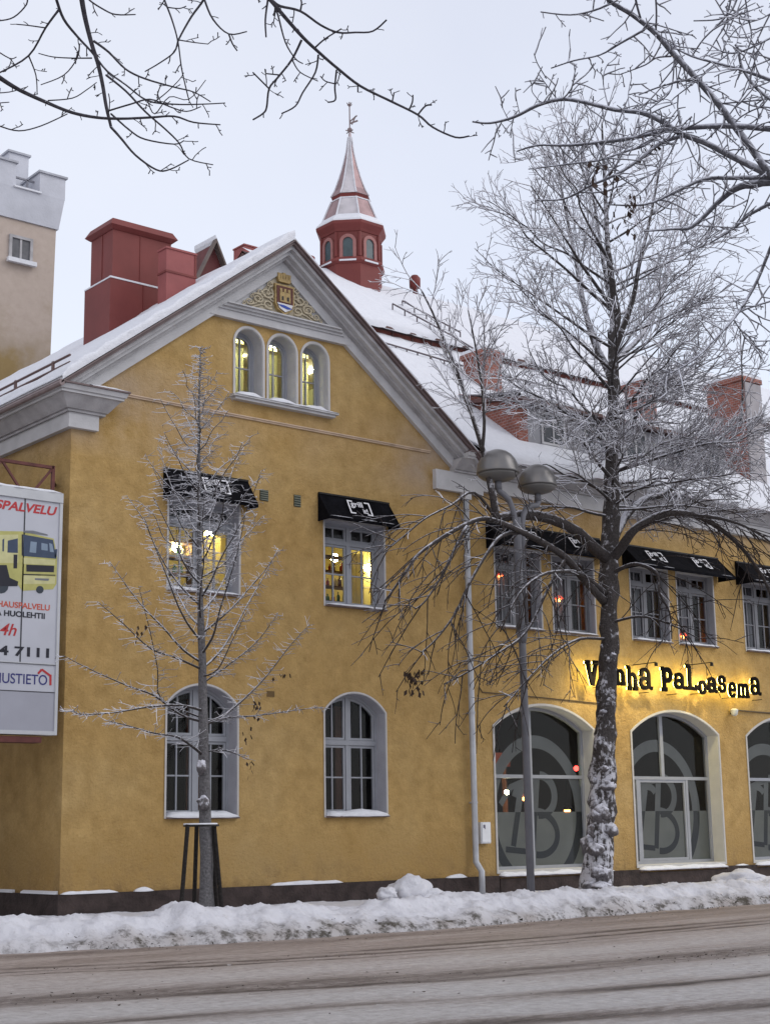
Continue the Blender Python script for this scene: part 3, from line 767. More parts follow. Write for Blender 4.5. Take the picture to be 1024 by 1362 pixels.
# ---- shop windows: transom frames, film with ring and letters
def stroke2(b, pts, w, y0, y1, clipf=None):
    """ribbon of width w along points in XZ as a run of short prisms"""
    pts = [Vector(p) for p in pts]; n = len(pts); L_, R_ = [], []
    for i, p in enumerate(pts):
        d = (pts[min(i+1, n-1)]-pts[max(i-1, 0)]).normalized(); q = Vector((-d.y, d.x))*w/2
        L_.append(p+q); R_.append(p-q)
    for i in range(n-1):
        q = [tuple(L_[i]), tuple(L_[i+1]), tuple(R_[i+1]), tuple(R_[i])]
        if clipf: q = clipf(q)
        if q and len(q) > 2: b.prism(q, y0, y1)
def ell(cx, cz, rx, rz, a0, a1, n=40, rot=0.):
    out = []
    for i in range(n+1):
        a = R(a0+(a1-a0)*i/n); x, z = rx*math.cos(a), rz*math.sin(a); c, s = math.cos(R(rot)), math.sin(R(rot))
        out.append((cx+x*c-z*s, cz+x*s+z*c))
    return out
ZF = 1.72   # top of the frosted lower half
for k, o in enumerate(OP['shop']):
    yf = .30; x0, x1, z0, zs, rise = o
    w = window(o, 'shop', yf, 40+k, .012)
    P = arch(*o); I = inset(P, .075); xa, xb = I[0][0], I[1][0]; za = I[0][1]; ztp = max(p[1] for p in I)
    tz = 2.42
    if k == 0:
        bars = [(xa, xb, tz-.035, tz+.035, 0), (22.22, 22.29, za, ztp, 1)]
    elif k == 1:
        bars = [(xa, xb, tz-.035, tz+.035, 0), (26.24, 26.34, tz+.036, ztp, 1), (25.40, 25.48, za, tz-.036, 1), (27.02, 27.10, za, tz-.036, 1)]
    else:
        bars = [(xa, xb, tz-.035, tz+.035, 0), ((x0+x1)/2-.04, (x0+x1)/2+.04, za, ztp, 1)]
    for (a, b_, c, d, v) in bars:
        q = cliprect(I, a, b_, c, d)
        if len(q) > 2: one('glazing_bar', FRAME, w, lambda b: b.prism(inset(q, .0005), yf+.0+.004*v, yf+.07-.004*v))
    if k == 1:      # the door-like casement in the middle
        for q in ([(25.482, za+.002), (27.018, za+.002), (27.018, tz-.038), (25.482, tz-.038)],):
            one('sash', FRAME, w, lambda b: b.ring(q, inset(q, .055), yf+.012, yf+.06))
    one('pane', GLASS, w, lambda b: b.face([(x, yf+.045, z) for x, z in I]))
    low = cliprect(I, xa, xb, za, ZF)
    one('frosted_film', FILM, w, lambda b: b.prism(low, yf+.058, yf+.060))
    cx = (22.42, 26.15, 29.95, 34.2)[k]; cz = 1.70
    up_c = lambda q: clip(cliprect(q, xa, xb, za, ztp), 1, ZF+.001, False)
    dn_c = lambda q: clip(cliprect(q, xa, xb, za, ztp), 1, ZF-.001, True)
    ringp = ell(cx, cz, 1.25, 1.42, 0, 360, 72)
    rot = -7
    def lett():
        bx = cx-.05
        out = []
        def rt_(p):
            c, s = math.cos(R(rot)), math.sin(R(rot)); x, z = p[0]-cx, p[1]-cz; return (cx+x*c+z*s*-1, cz+x*s+z*c)
        out.append(([rt_((bx, cz-.78)), rt_((bx, cz+.72))], .17))
        out.append(([rt_(p) for p in ell(bx+.12, cz+.36, .42, .40, 95, -92, 22)], .17))
        out.append(([rt_(p) for p in ell(bx+.12, cz-.40, .55, .42, 95, -92, 22)], .17))
        out.append(([rt_((bx-.55, cz-.72)), rt_((bx-.42, cz+.42))], .17))
        out.append(([rt_(p) for p in ell(bx-.30, cz+.22, .28, .28, 175, 40, 16)], .15))
        out.append(([rt_((bx-.95, cz+.05)), rt_((bx-.70, cz+.42)), rt_((bx-.25, cz+.62)), rt_((bx+.05, cz+.70))], .13))
        out.append(([rt_((bx-.75, cz-.80)), rt_((bx-.05, cz-.78))], .14))
        return out
    strokes = [(ringp, .26)]+lett()
    def upper(b):
        for i, (p, ww) in enumerate(strokes): stroke2(b, p, ww, yf+.0580+i*.0012, yf+.0588+i*.0012, up_c)
    def lower(b):
        for i, (p, ww) in enumerate(strokes): stroke2(b, p, ww*.8, yf+.0560-i*.0012, yf+.0568-i*.0012, dn_c)
    one('film_logo', FILM_RING, w, upper)
    one('film_logo', FILM_DARK, w, lower)

# ---- what shows behind the panes
def curtain(name, mt, parent, x0, x1, z0, z1, y, amp=.05, per=.11, seed=0):
    def fn(b):
        n = int((x1-x0)/.018); V = []
        for i in range(n+1):
            x = x0+(x1-x0)*i/n; ph = 2*math.pi*x/per+seed+1.5*noise.noise(Vector((x*4, seed, 0)))
            V += [(x, y+amp*math.sin(ph), z0), (x, y+amp*.5*math.sin(ph), z1)]
        b.add(V, [(2*i, 2*i+2, 2*i+3, 2*i+1) for i in range(n)])
    return one(name, mt, parent, fn, True)
def drape(name, col):
    mt = mat(name, col, .9, .15, 4.); N, L = mt.node_tree.nodes, mt.node_tree.links
    tl = N.new('ShaderNodeBsdfTranslucent'); tl.inputs[0].default_value = (*col, 1); mx = N.new('ShaderNodeMixShader'); mx.inputs[0].default_value = .55
    L.new(N['Principled BSDF'].outputs[0], mx.inputs[1]); L.new(tl.outputs[0], mx.inputs[2]); L.new(mx.outputs[0], N['Material Output'].inputs[0]); return mt
CURT_G = drape('pale_green_curtain', (.72, .70, .38)); CURT_Y = drape('yellow_curtain', (.66, .56, .26))
CURT_S = film_mat('grey_net_curtain', (.33, .31, .33), .78)
CURT_R = film_mat('red_curtain', (.20, .045, .05), .9)
for w, o in zip(tris, OP['tri']):
    curtain('curtain', CURT_G, w, o[2*0]+.22, o[1]+.02, o[2], o[3]+.3, .62, .035, .09, o[0])
    curtain('curtain', CURT_G, w, o[0]-.02, o[0]+.12, o[2], o[3]+.3, .60, .03, .07, o[0]+1)
for w, o in zip(mids, OP['mid']):
    curtain('curtain', CURT_Y, w, o[1]-.30, o[1]+.1, o[2]-.3, 6.62, .75, .03, .10, 1)
    one('blind', mat('dark_blind', (.05, .045, .045), .8, .3, 5.), w, lambda b: b.box(o[0], o[1], .34, .36, 6.63, o[3]))
for k, (w, o) in enumerate(zip(ups, OP['up'])):
    curtain('curtain', CURT_S, w, o[0]+.42, o[1]-.02, o[2]-.1, o[3]+.1, .62, .03, .10, k)
    curtain('curtain', CURT_R, w, o[0]-.05, o[0]+.36, o[2]-.1, o[3]+.1, .66, .03, .09, k+3)
GLOW_Y = mat('lamp_glow_yellow', (1., .82, .38), .5, .0, 1., emit=140.)
GLOW_G = mat('lamp_glow_pale', (1., .95, .58), .5, .0, 1., emit=420.)
GLOW_O = mat('lamp_glow_orange', (1., .36, .08), .5, .0, 1., emit=14.)
GLOW_R = mat('lamp_glow_red', (1., .04, .03), .5, .0, 1., emit=9.)
LANT = mat('red_lantern_shade', (.9, .10, .05), .5, .1, 8., emit=1.1)
def ball(b, c, r, n=10, sq=1.):
    b.lathe([(r*math.sin(math.pi*(i+.02)/n*.995), -r*sq*math.cos(math.pi*i/n)) for i in range(n+1)], c, 12)
def lamp(label, c, r, glow, cord=.5, shade=None, group=None):
    e = empty('pendant_lamp', label, 'lamp', group)
    one('bulb', glow, e, lambda b: ball(b, c, r), True)
    one('cord', BLACKM, e, lambda b: b.tube([(c[0], c[1], c[2]+r*.9), (c[0], c[1], c[2]+r+cord)], .006, 5))
    if shade: one('lamp_shade', shade, e, lambda b: b.lathe([(r*.5, r*1.1), (r*.7, r*1.6), (r*2.1, r*.2), (r*1.9, r*.2)], c, 16), True)
    return e
def seen(px, py, Y): p = atY(px, py, Y); return (p.x, p.y, p.z)
def bar():
    e = empty('bar_counter', 'brown wooden bar counter with a red canopy inside the first shop window', 'counter')
    wd = mat('bar_wood', (.20, .075, .04), .5, .35, 4.)
    one('counter', wd, e, lambda b: b.box(22.6, 26.2, 3.2, 3.8, .45, 1.6)); one('canopy', mat('bar_canopy', (.26, .06, .04), .5, .3, 4.), e, lambda b: b.box(22.4, 24.2, 2.9, 3.6, 2.75, 3.05))
    for x in (22.5, 24.1): one('post', wd, e, lambda b: b.box(x, x+.08, 3.0, 3.08, 1.6, 2.75))
bar()
# ground floor restaurant lamps, seen through the first shop window
lamp('bright yellow bulb hanging behind the left pane of the first shop window', seen(674, 1054, 2.0), .055, GLOW_G, .8)
lamp('orange glowing lamp right beside the lamp post inside the first shop window', seen(698, 1061, 2.3), .075, GLOW_O, .9, PINKRED)
lamp('orange lamp low behind the right pane of the first shop window', seen(754, 1078, 2.8), .075, GLOW_O, 1., BLACKM)
lamp('small red lamp high behind the right pane of the first shop window', seen(766, 1022, 2.6), .06, GLOW_R, .6)
lamp('red lantern glowing low in the upper window above the word paloasema', seen(908, 846, .56), .05, GLOW_O, .22, LANT)
lamp('small lit lamp behind the leftmost upper window of the wing', seen(665, 766, .57), .035, GLOW_O, .3, LANT)
lamp('orange lamp beside a red curtain in the second upper window of the wing', seen(743, 797, .57), .05, GLOW_O, .4, LANT)
for (px, py, Y, t) in ((278, 712, 1.1, 'yellow globe lamp in the right half of the lit window behind the young tree'), (235, 728, 2.2, 'yellow globe lamp high in the left half of the lit window behind the young tree'),
                    (445, 742, 2.4, 'yellow globe lamp in the left half of the lit window under the bare gable awning'), (489, 755, 2.6, 'yellow globe lamp in the right half of the lit window under the bare gable awning')):
    lamp(t, seen(px, py, Y), .085, GLOW_Y, .8, None, 'lamps in the lit first floor rooms')
for (px, py, Y, t) in ((322, 470, 1.0, 'left'), (364, 462, 1.0, 'middle'), (412, 492, 1.0, 'right')):
    lamp('pale glowing lamp behind the %s one of the three attic windows' % t, seen(px, py, Y), .07, GLOW_G, .4, None, 'lamps behind the attic windows')
def shelf(name, label, x0, x1, y, z0, z1, n, seed):
    e = empty(name, label, 'shelf'); rr = random.Random(seed)
    wood = mat('shelf_wood', (.14, .08, .04), .6, .3, 4.)
    for i in range(n+1):
        z = z0+(z1-z0)*i/n; one('shelf_board', wood, e, lambda b: b.box(x0, x1, y, y+.25, z, z+.03))
    for x in (x0-.03, x1): one('side_panel', wood, e, lambda b: b.box(x, x+.03, y-.01, y+.26, z0-.1, z1+.1))
    cm = [mat('bottle_green', (.05, .18, .07), .3), mat('book_red', (.35, .05, .04), .6), mat('jar_pale', (.55, .5, .35), .5), mat('bottle_brown', (.12, .05, .02), .3)]
    bb = MB()
    for i in range(n):
        z = z0+(z1-z0)*i/n+.032; x = x0+.05
        while x < x1-.08:
            h = rr.uniform(.12, .26); r = rr.uniform(.03, .05); bb.m = rr.randrange(4)
            bb.lathe([(r, 0), (r, h*.6), (r*.35, h*.75), (r*.35, h)], (x, y+.12, z), 8)
            x += rr.uniform(.10, .22)
    stuff(bb.build('bottles', cm, e, True))
shelf('bottle_shelf', 'open shelf of bottles and jars in the lit window under the right gable awning', 16.95, 18.9, 1.6, 5.5, 6.7, 4, 4)
shelf('bottle_shelf', 'open shelf of bottles and jars in the lit window behind the sapling', 13.8, 15.3, 2.0, 5.5, 6.7, 4, 9)
for (x0, x1) in ((13.75, 14.05), (14.5, 14.8), (17.0, 17.35), (17.75, 18.0)): one('wooden_shutter', mat('brown_wood_panel', (.16, .07, .045), .6, .25, 3.), B, lambda b: b.box(x0, x1, .9, .95, 1.5, 3.7))

# ================================================================== MAIN ROOF OF THE WING
Y0, Z0R, S1 = -.42, 8.70, .775
YB = 5.05; ZB = Z0R+S1*(YB-Y0); ZT = ZB+.30; YR, ZR = 8.2, ZB+.52+.70*(8.2-5.0)
XA = 20.6
def slab(b, x0, x1, ya, za, yb, zb, th):
    b.hexa([(x0, ya, za), (x1, ya, za), (x1, yb, zb), (x0, yb, zb)], [(x0, ya, za+th), (x1, ya, za+th), (x1, yb, zb+th), (x0, yb, zb+th)])
def mroof(b):
    pv = lambda y: max(XC, RR_-(Z0R+S1*(y-Y0)-8.62)/SL-.05)
    for y0_, y1_ in ((Y0-.12, 2.), (2., 3.9), (3.9, YB)):
        z0_, z1_ = Z0R-.10+S1*(y0_-Y0+.12), Z0R-.10+S1*(y1_-Y0+.12)
        b.add([(pv(y0_), y0_, z0_), (XW+6, y0_, z0_), (XW+6, y1_, z1_), (pv(y1_), y1_, z1_)], [(0, 1, 2, 3)])
    slab(b, XA, XW+6, 4.86, ZT-.09, YR, ZR-.05, .05); slab(b, XA, XW+6, YR+.001, ZR-.05, 12, ZR-2.6, .05)
    b.face([(XA, YB, ZB), (XA, YR, ZR), (XA, 12, ZR-2.6), (XA, 12, ZB)])
one('roof', REDMETAL, B, mroof)
def roofsnow(b, x0, x1, ya, za, yb, zb, th, nx, ny, seed, valley=False):
    V = []; s_ = (zb-za)/(yb-ya)
    for i in range(nx+1):
        x = x0+(x1-x0)*i/nx
        for j in range(ny+1):
            t = j/ny; y = ya+(yb-ya)*t; q = Vector((x*.7, y*1.2, seed)); q2 = Vector((x*3, y*3, seed))
            h = th*(1+.35*noise.noise(q)+.18*noise.noise(q2))
            seam = .018 if (i % 6 == 0) else 0
            if j == 0: h *= .35; y += .06*noise.noise(Vector((x*2.5, seed, 4)))
            V.append((max(x, RR_+.02-(za+s_*(y-ya)-8.66)/SL) if valley else x, y, za+s_*(y-ya)+h+seam))
    k = ny+1; F = [(i*k+j, (i+1)*k+j, (i+1)*k+j+1, i*k+j+1) for i in range(nx) for j in range(ny)]
    o = len(V)
    for i in range(nx+1): x, y, z = V[i*k]; V.append((x, y+.02, z-.12))
    F += [(i*k, o+i, o+i+1, (i+1)*k) for i in range(nx)]
    b.add(V, F)
one('roof_snow', SNOW, B, lambda b: roofsnow(b, 15.9, XW+6, Y0-.12, Z0R-.04, YB-.002, ZB+.02, .11, 190, 40, 3, True), True)
one('roof_snow', SNOW, B, lambda b: roofsnow(b, XA, XW+6, 4.84, ZT-.03, YR, ZR, .10, 160, 26, 8), True)
one('roof_band', mat('red_band', (.15, .045, .035), .6, .35, 5., .2, 20.), B, lambda b: b.box(XA, XW+6, YB-.03, YB+.02, ZB-.1, ZT-.095))
for i in range(28):
    x = XA+.3+.62*i; one('band_rib', REDMETAL, B, lambda b: b.box(x, x+.05, YB-.06, YB-.031, ZB, ZT-.1))
# ladder and rails lying on the snow
def rails(b):
    s2 = (ZR-ZT)/(YR-4.84)
    for line, sl_, z_, y_, n_ in ((((522, 404), (560, 424), (600, 446), (640, 470)), s2, ZT, 4.84, 8), (((535, 400), (575, 422), (612, 442)), s2, ZT, 4.84, 6), (((498, 452), (560, 470), (640, 494), (760, 520)), S1, Z0R, Y0, 14)):
        b.tube([onslope(x, y, sl_, z_+.22, y_) for x, y in line], .022, 5)
        for i in range(n_):
            t = i/(n_-1)*.999*(len(line)-1); k_ = int(t); f_ = t-k_
            p = onslope(line[k_][0]+(line[k_+1][0]-line[k_][0])*f_, line[k_][1]+(line[k_+1][1]-line[k_][1])*f_, sl_, z_+.22, y_); b.bar(p, p-Vector((0, 0, .25)), .025)
one('snow_guard', mat('snowy_rail', (.12, .10, .11), .6), B, rails)
def ridge_pipe(px, py, Y, h, r):
    p = atY(px, py, Y)
    def fn(b):
        b.lathe([(r*.45, -h*1.2), (r*.45, h*.35), (r, h*.36), (r*1.05, h*.85), (r*.6, h)], p, 10)
    return lbl(one('roof_vent', REDPAINT, B, fn, True), 'small red capped vent pipe on the ridge')
ridge_pipe(412, 353, 7.6, .25, .13); ridge_pipe(552, 392, 8.2, .55, .15)

# ---- chimneys
def brick_mat(name, base, mort):
    mt, N, L, p = nodes_of(name); t = N.new('ShaderNodeTexCoord')
    sp = N.new('ShaderNodeSeparateXYZ'); L.new(t.outputs['Object'], sp.inputs[0]); mp = N.new('ShaderNodeCombineXYZ')
    L.new(N_math(N, L, 'ADD', sp.outputs[0], sp.outputs[1]), mp.inputs[0]); L.new(sp.outputs[2], mp.inputs[1])
    b = N.new('ShaderNodeTexBrick'); b.inputs['Scale'].default_value = 4.; b.inputs['Color1'].default_value = (*base, 1)
    b.inputs['Color2'].default_value = (*[c*.7 for c in base], 1); b.inputs['Mortar'].default_value = (*mort, 1); b.inputs['Mortar Size'].default_value = .018
    L.new(mp.outputs[0], b.inputs[0]); n = N_noise(N, L, t.outputs['Object'], 5, 6)
    L.new(N_mix(N, L, .5, b.outputs[0], N_ramp(N, L, n.outputs['Fac'], [(.3, (.55, .55, .55)), (.7, (1.2, 1.2, 1.2))]).outputs[0], 'MULTIPLY'), p.inputs['Base Color'])
    p.inputs['Roughness'].default_value = .9; return mt
BRICK = brick_mat('weathered_brick', (.30, .10, .07), (.30, .27, .26))
def bigchim():
    Ya = 3.0; a = atY(150, 288, Ya); c = atY(231, 311, Ya); zt = (a.z+c.z)/2-.12; x0, x1 = a.x+.02, c.x-.05
    yb = atX(121, 302, x0).y-.05
    zl = atY(150, 371, Ya).z
    o = one('chimney', REDPAINT, B, lambda b: b.box(x0, x1, Ya, yb, zl, zt-.12))
    lbl(o, 'large dark red sheet metal chimney with a snowy ledge half way up')
    one('chimney_base', REDPAINT, o, lambda b: b.box(x0-.07, x1+.02, Ya-.06, yb+.1, 9.5, zl-.001))
    def cap(b):
        b.hexa([(x0-.02, Ya-.02, zt-.12), (x1+.02, Ya-.02, zt-.12), (x1+.02, yb+.02, zt-.12), (x0-.02, yb+.02, zt-.12)], [(x0-.10, Ya-.10, zt-.05), (x1+.10, Ya-.10, zt-.05), (x1+.10, yb+.10, zt-.05), (x0-.10, yb+.10, zt-.05)])
        b.hexa([(x0-.10, Ya-.10, zt-.049), (x1+.10, Ya-.10, zt-.049), (x1+.10, yb+.10, zt-.049), (x0-.10, yb+.10, zt-.049)], [(x0-.02, Ya-.02, zt+.10), (x1+.02, Ya-.02, zt+.10), (x1+.02, yb+.02, zt+.10), (x0-.02, yb+.02, zt+.10)])
    one('chimney_cap', REDPAINT, o, cap)
    def seams(b):
        b.box(x0+(x1-x0)*.46, x0+(x1-x0)*.46+.02, Ya-.012, Ya-.001, zl, zt-.12)
        b.box(x0+(x1-x0)*.5, x0+(x1-x0)*.5+.02, Ya-.072, Ya-.061, 9.6, zl-.01); b.box(x0-.012, x0-.001, Ya+.4, Ya+.42, zl, zt-.12)
    one('sheet_seam', REDPAINT, o, seams)
    one('ledge_snow', SNOW, o, lambda b: [b.box(x0-.08, x1+.03, Ya-.07, Ya-.001, zl, zl+.035), b.box(x0-.08, x0-.001, Ya, yb+.1, zl, zl+.03)], False)
bigchim()
def smallchim(px0, px1, pyt0, Y, label, pxs, base, ledge):
    a = atY(px0, pyt0, Y); x0 = a.x; x1 = atY(px1, pyt0+6, Y).x; zt = a.z; yb = max(Y+.3, atX(pxs, pyt0+6, x0).y) if pxs else Y+.7
    o = one('chimney', PINKRED, B, lambda b: b.box(x0, x1, Y, yb, base, zt))
    lbl(o, label)
    if ledge:
        zl = atY(px0, ledge, Y).z
        one('sheet_seam', REDPAINT, o, lambda b: [b.box(x0-.015, x1+.015, Y-.015, Y-.001, zl-.02, zl+.02), b.box(x0-.015, x0-.001, Y, yb, zl-.02, zl+.02), b.box(x1-.03, x1+.01, Y-.012, Y-.001, zl+.021, zt)])
    one('chimney_cap', PINKRED, o, lambda b: b.box(x0-.02, x1+.02, Y-.02, yb+.02, zt+.001, zt+.04))
smallchim(222, 261, 330, 2.0, 'smaller faded red chimney standing in front of the large red one', 211, 9.6, 360)
smallchim(325, 343, 326, 9.0, 'faded red chimney top showing just left of the gable peak', 311, 11, None)
def brickchim(px0, px1, pyt, pyb, Y, d, label, plaster=False):
    x0, x1 = atY(px0, pyt, Y).x, atY(px1, pyt, Y).x; zt, zb = atY(px0, pyt, Y).z, atY(px0, pyb, Y).z-.8
    o = lbl(one('chimney', BRICK, B, lambda b: b.box(x0, x1, Y, Y+d, zb, zt)), label)
    one('chimney_cap', BRICK, o, lambda b: b.box(x0-.06, x1+.06, Y-.06, Y+d+.06, zt+.001, zt+.12))
    one('cap_snow', SNOW, o, lambda b: b.box(x0-.05, x1+.05, Y-.05, Y+d+.05, zt+.122, zt+.20))
    return o, x0, x1, zb, zt
brickchim(645, 666, 470, 530, 2.8, .75, 'red brick chimney on the snowy roof right of the red band')
brickchim(853, 871, 512, 560, 3.1, .6, 'brick chimney mostly hidden behind the trunk of the big frosty tree')
o, x0, x1, zb, zt = brickchim(985, 1008, 506, 640, .75, 1.1, 'tall brick chimney with pale plastered edges at the right end of the roof')
one('plaster_edge', mat('grey_plaster', (.33, .31, .32), .9, .15, 3.), o, lambda b: b.box(x0+.10, x1+.02, .71, .749, zb, zt-.02))
def lroofgable():
    Y = 6.0; pk = atY(287, 323, Y); l = atY(263, 372, Y); r = atY(312, 352, Y)
    o = one('dormer', mat('dark_red_board', (.11, .03, .03), .7, .2, 4.), B, lambda b: b.prism([(l.x, l.z-1.5), (2*pk.x-l.x, l.z-1.5), (2*pk.x-l.x, l.z), (pk.x, pk.z), (l.x, l.z)], Y+.12, Y+.9))
    lbl(o, 'small dark red gabled dormer peeping over the gable roof right of the chimneys')
    def brd(b):
        for sg in (-1, 1):
            xe = pk.x+sg*(pk.x-l.x)*1.05; s_ = (pk.z-l.z)/(pk.x-l.x)
            b.prism([(xe, l.z-.05), (pk.x, pk.z), (pk.x, pk.z+.10), (xe, l.z+.05)], Y-.05, Y+.10)
    one('barge_board', mat('dark_barge_board', (.13, .10, .09), .7, .2, 4.), o, brd)
    def sn(b):
        xe = pk.x+(pk.x-l.x)*1.05; b.prism([(xe, l.z+.052), (pk.x, pk.z+.102), (pk.x, pk.z+.2), (xe, l.z+.14)], Y+.0, Y+.9)
    one('roof_snow', SNOW, o, sn)
lroofgable()

# ---- long shed dormer on the wing's roof
YD = .28
def dormer():
    zf = atY(687, 536, YD).z; xf0 = atY(687, 545, YD).x; xf1 = atY(962, 600, YD).x
    grey = mat('grey_dormer_sheet', (.27, .27, .29), .7, .2, 2., .2, 14.)
    zb = Z0R+S1*(YD-Y0)-.1
    o = one('dormer', grey, B, lambda b: b.box(xf0+.3, xf1, YD, YD+.2, zb, zf)); lbl(o, 'long grey shed dormer with red brick end wall on the snowy roof')
    yb = YD+(zf+.4-zb)/(S1-.18)
    one('end_wall', BRICK, o, lambda b: b.prism([(0, 0)], 0, 1) if False else b.add([(xf0, YD-.01, zb), (xf0+.299, YD-.01, zb), (xf0+.299, YD-.01, zf), (xf0, YD-.01, zf), (xf0, yb, zb+S1*(yb-YD)), (xf0+.299, yb, zb+S1*(yb-YD))], [(0, 1, 2, 3), (0, 3, 4), (1, 5, 2), (3, 2, 5, 4), (0, 4, 5, 1)]))
    zt2 = zf+.18*(yb-YD)
    one('dormer_roof', REDMETAL, o, lambda b: slab(b, xf0-.15, xf1+.2, YD-.28, zf+.002, yb, zt2+.02, .07))
    one('roof_snow', SNOW, o, lambda b: roofsnow(b, xf0-.12, xf1+.18, YD-.26, zf+.075, yb, zt2+.09, .12, 70, 14, 5), True)
    n = 5
    for i in range(n):
        x = xf0+.75+(xf1-xf0-1.6)*i/(n-1)
        one('dormer_window', mat('dark_dormer_glass', (.03, .035, .045), .2, .2), o, lambda b: b.box(x, x+.62, YD-.012, YD-.001, zb+.32, zf-.12))
        one('dormer_window_frame', TRIM, o, lambda b: [b.box(x-.05, x+.67, YD-.03, YD-.0125, zf-.12, zf-.07), b.box(x-.05, x+.67, YD-.03, YD-.0125, zb+.27, zb+.319), b.box(x-.05, x-.001, YD-.03, YD-.0125, zb+.32, zf-.121), b.box(x+.621, x+.67, YD-.03, YD-.0125, zb+.32, zf-.121), b.box(x+.29, x+.33, YD-.03, YD-.0125, zb+.32, zf-.121)])
dormer()

# ---- downpipe, vents, cable
def downpipe():
    ps = [(20.30, -.10, 7.94), (20.30, -.10, 1.15), (20.30, -.10, .80), (20.33, -.22, .62), (20.33, -.22, .1)]
    o = one('downpipe', GALV, B, lambda b: b.tube(ps, .06, 12), True)
    for z in (7.2, 5.4, 3.6, 1.9): one('pipe_bracket', GALV, o, lambda b: [b.lathe([(.068, -.02), (.068, .02)], (20.30, -.10, z), 12), b.box(20.27, 20.33, -.04, .012, z-.015, z+.015)])
    one('pipe_head', TRIM, o, lambda b: b.box(20.22, 20.38, -.18, -.02, 7.80, 7.95))
downpipe()
def vent(x0, x1, z0, z1):
    o = one('wall_vent', mat('vent_dark', (.03, .04, .03), .6), B, lambda b: b.box(x0, x1, -.012, -.001, z0, z1))
    n = 5
    for i in range(n):
        z = z0+(z1-z0)*(i+.3)/n; one('vent_slat', mat('vent_green', (.16, .17, .13), .6), o, lambda b: b.box(x0+.005, x1-.005, -.022, -.0125, z, z+.018))
vent(15.40, 15.58, 7.20, 7.40); vent(16.15, 16.30, 7.18, 7.40)
def small_vents(b):
    for (x, z) in ((15.55, 3.72),): b.box(x, x+.16, -.01, -.001, z, z+.10)
one('wall_vent', mat('vent_brown', (.13, .08, .03), .7), B, small_vents)
one('cable', mat('wall_cable', (.10, .07, .04), .6), B, lambda b: b.tube([(20.60, -.005, 4.12), (20.68, -.008, 4.02), (22.4, -.008, 3.98), (24.4, -.008, 3.92)], .012, 5))
one('cable', MAT['wall_cable'], B, lambda b: b.tube([(28.55, -.02, 3.95), (30, -.01, 3.93), (33, -.01, 3.93)], .018, 5))

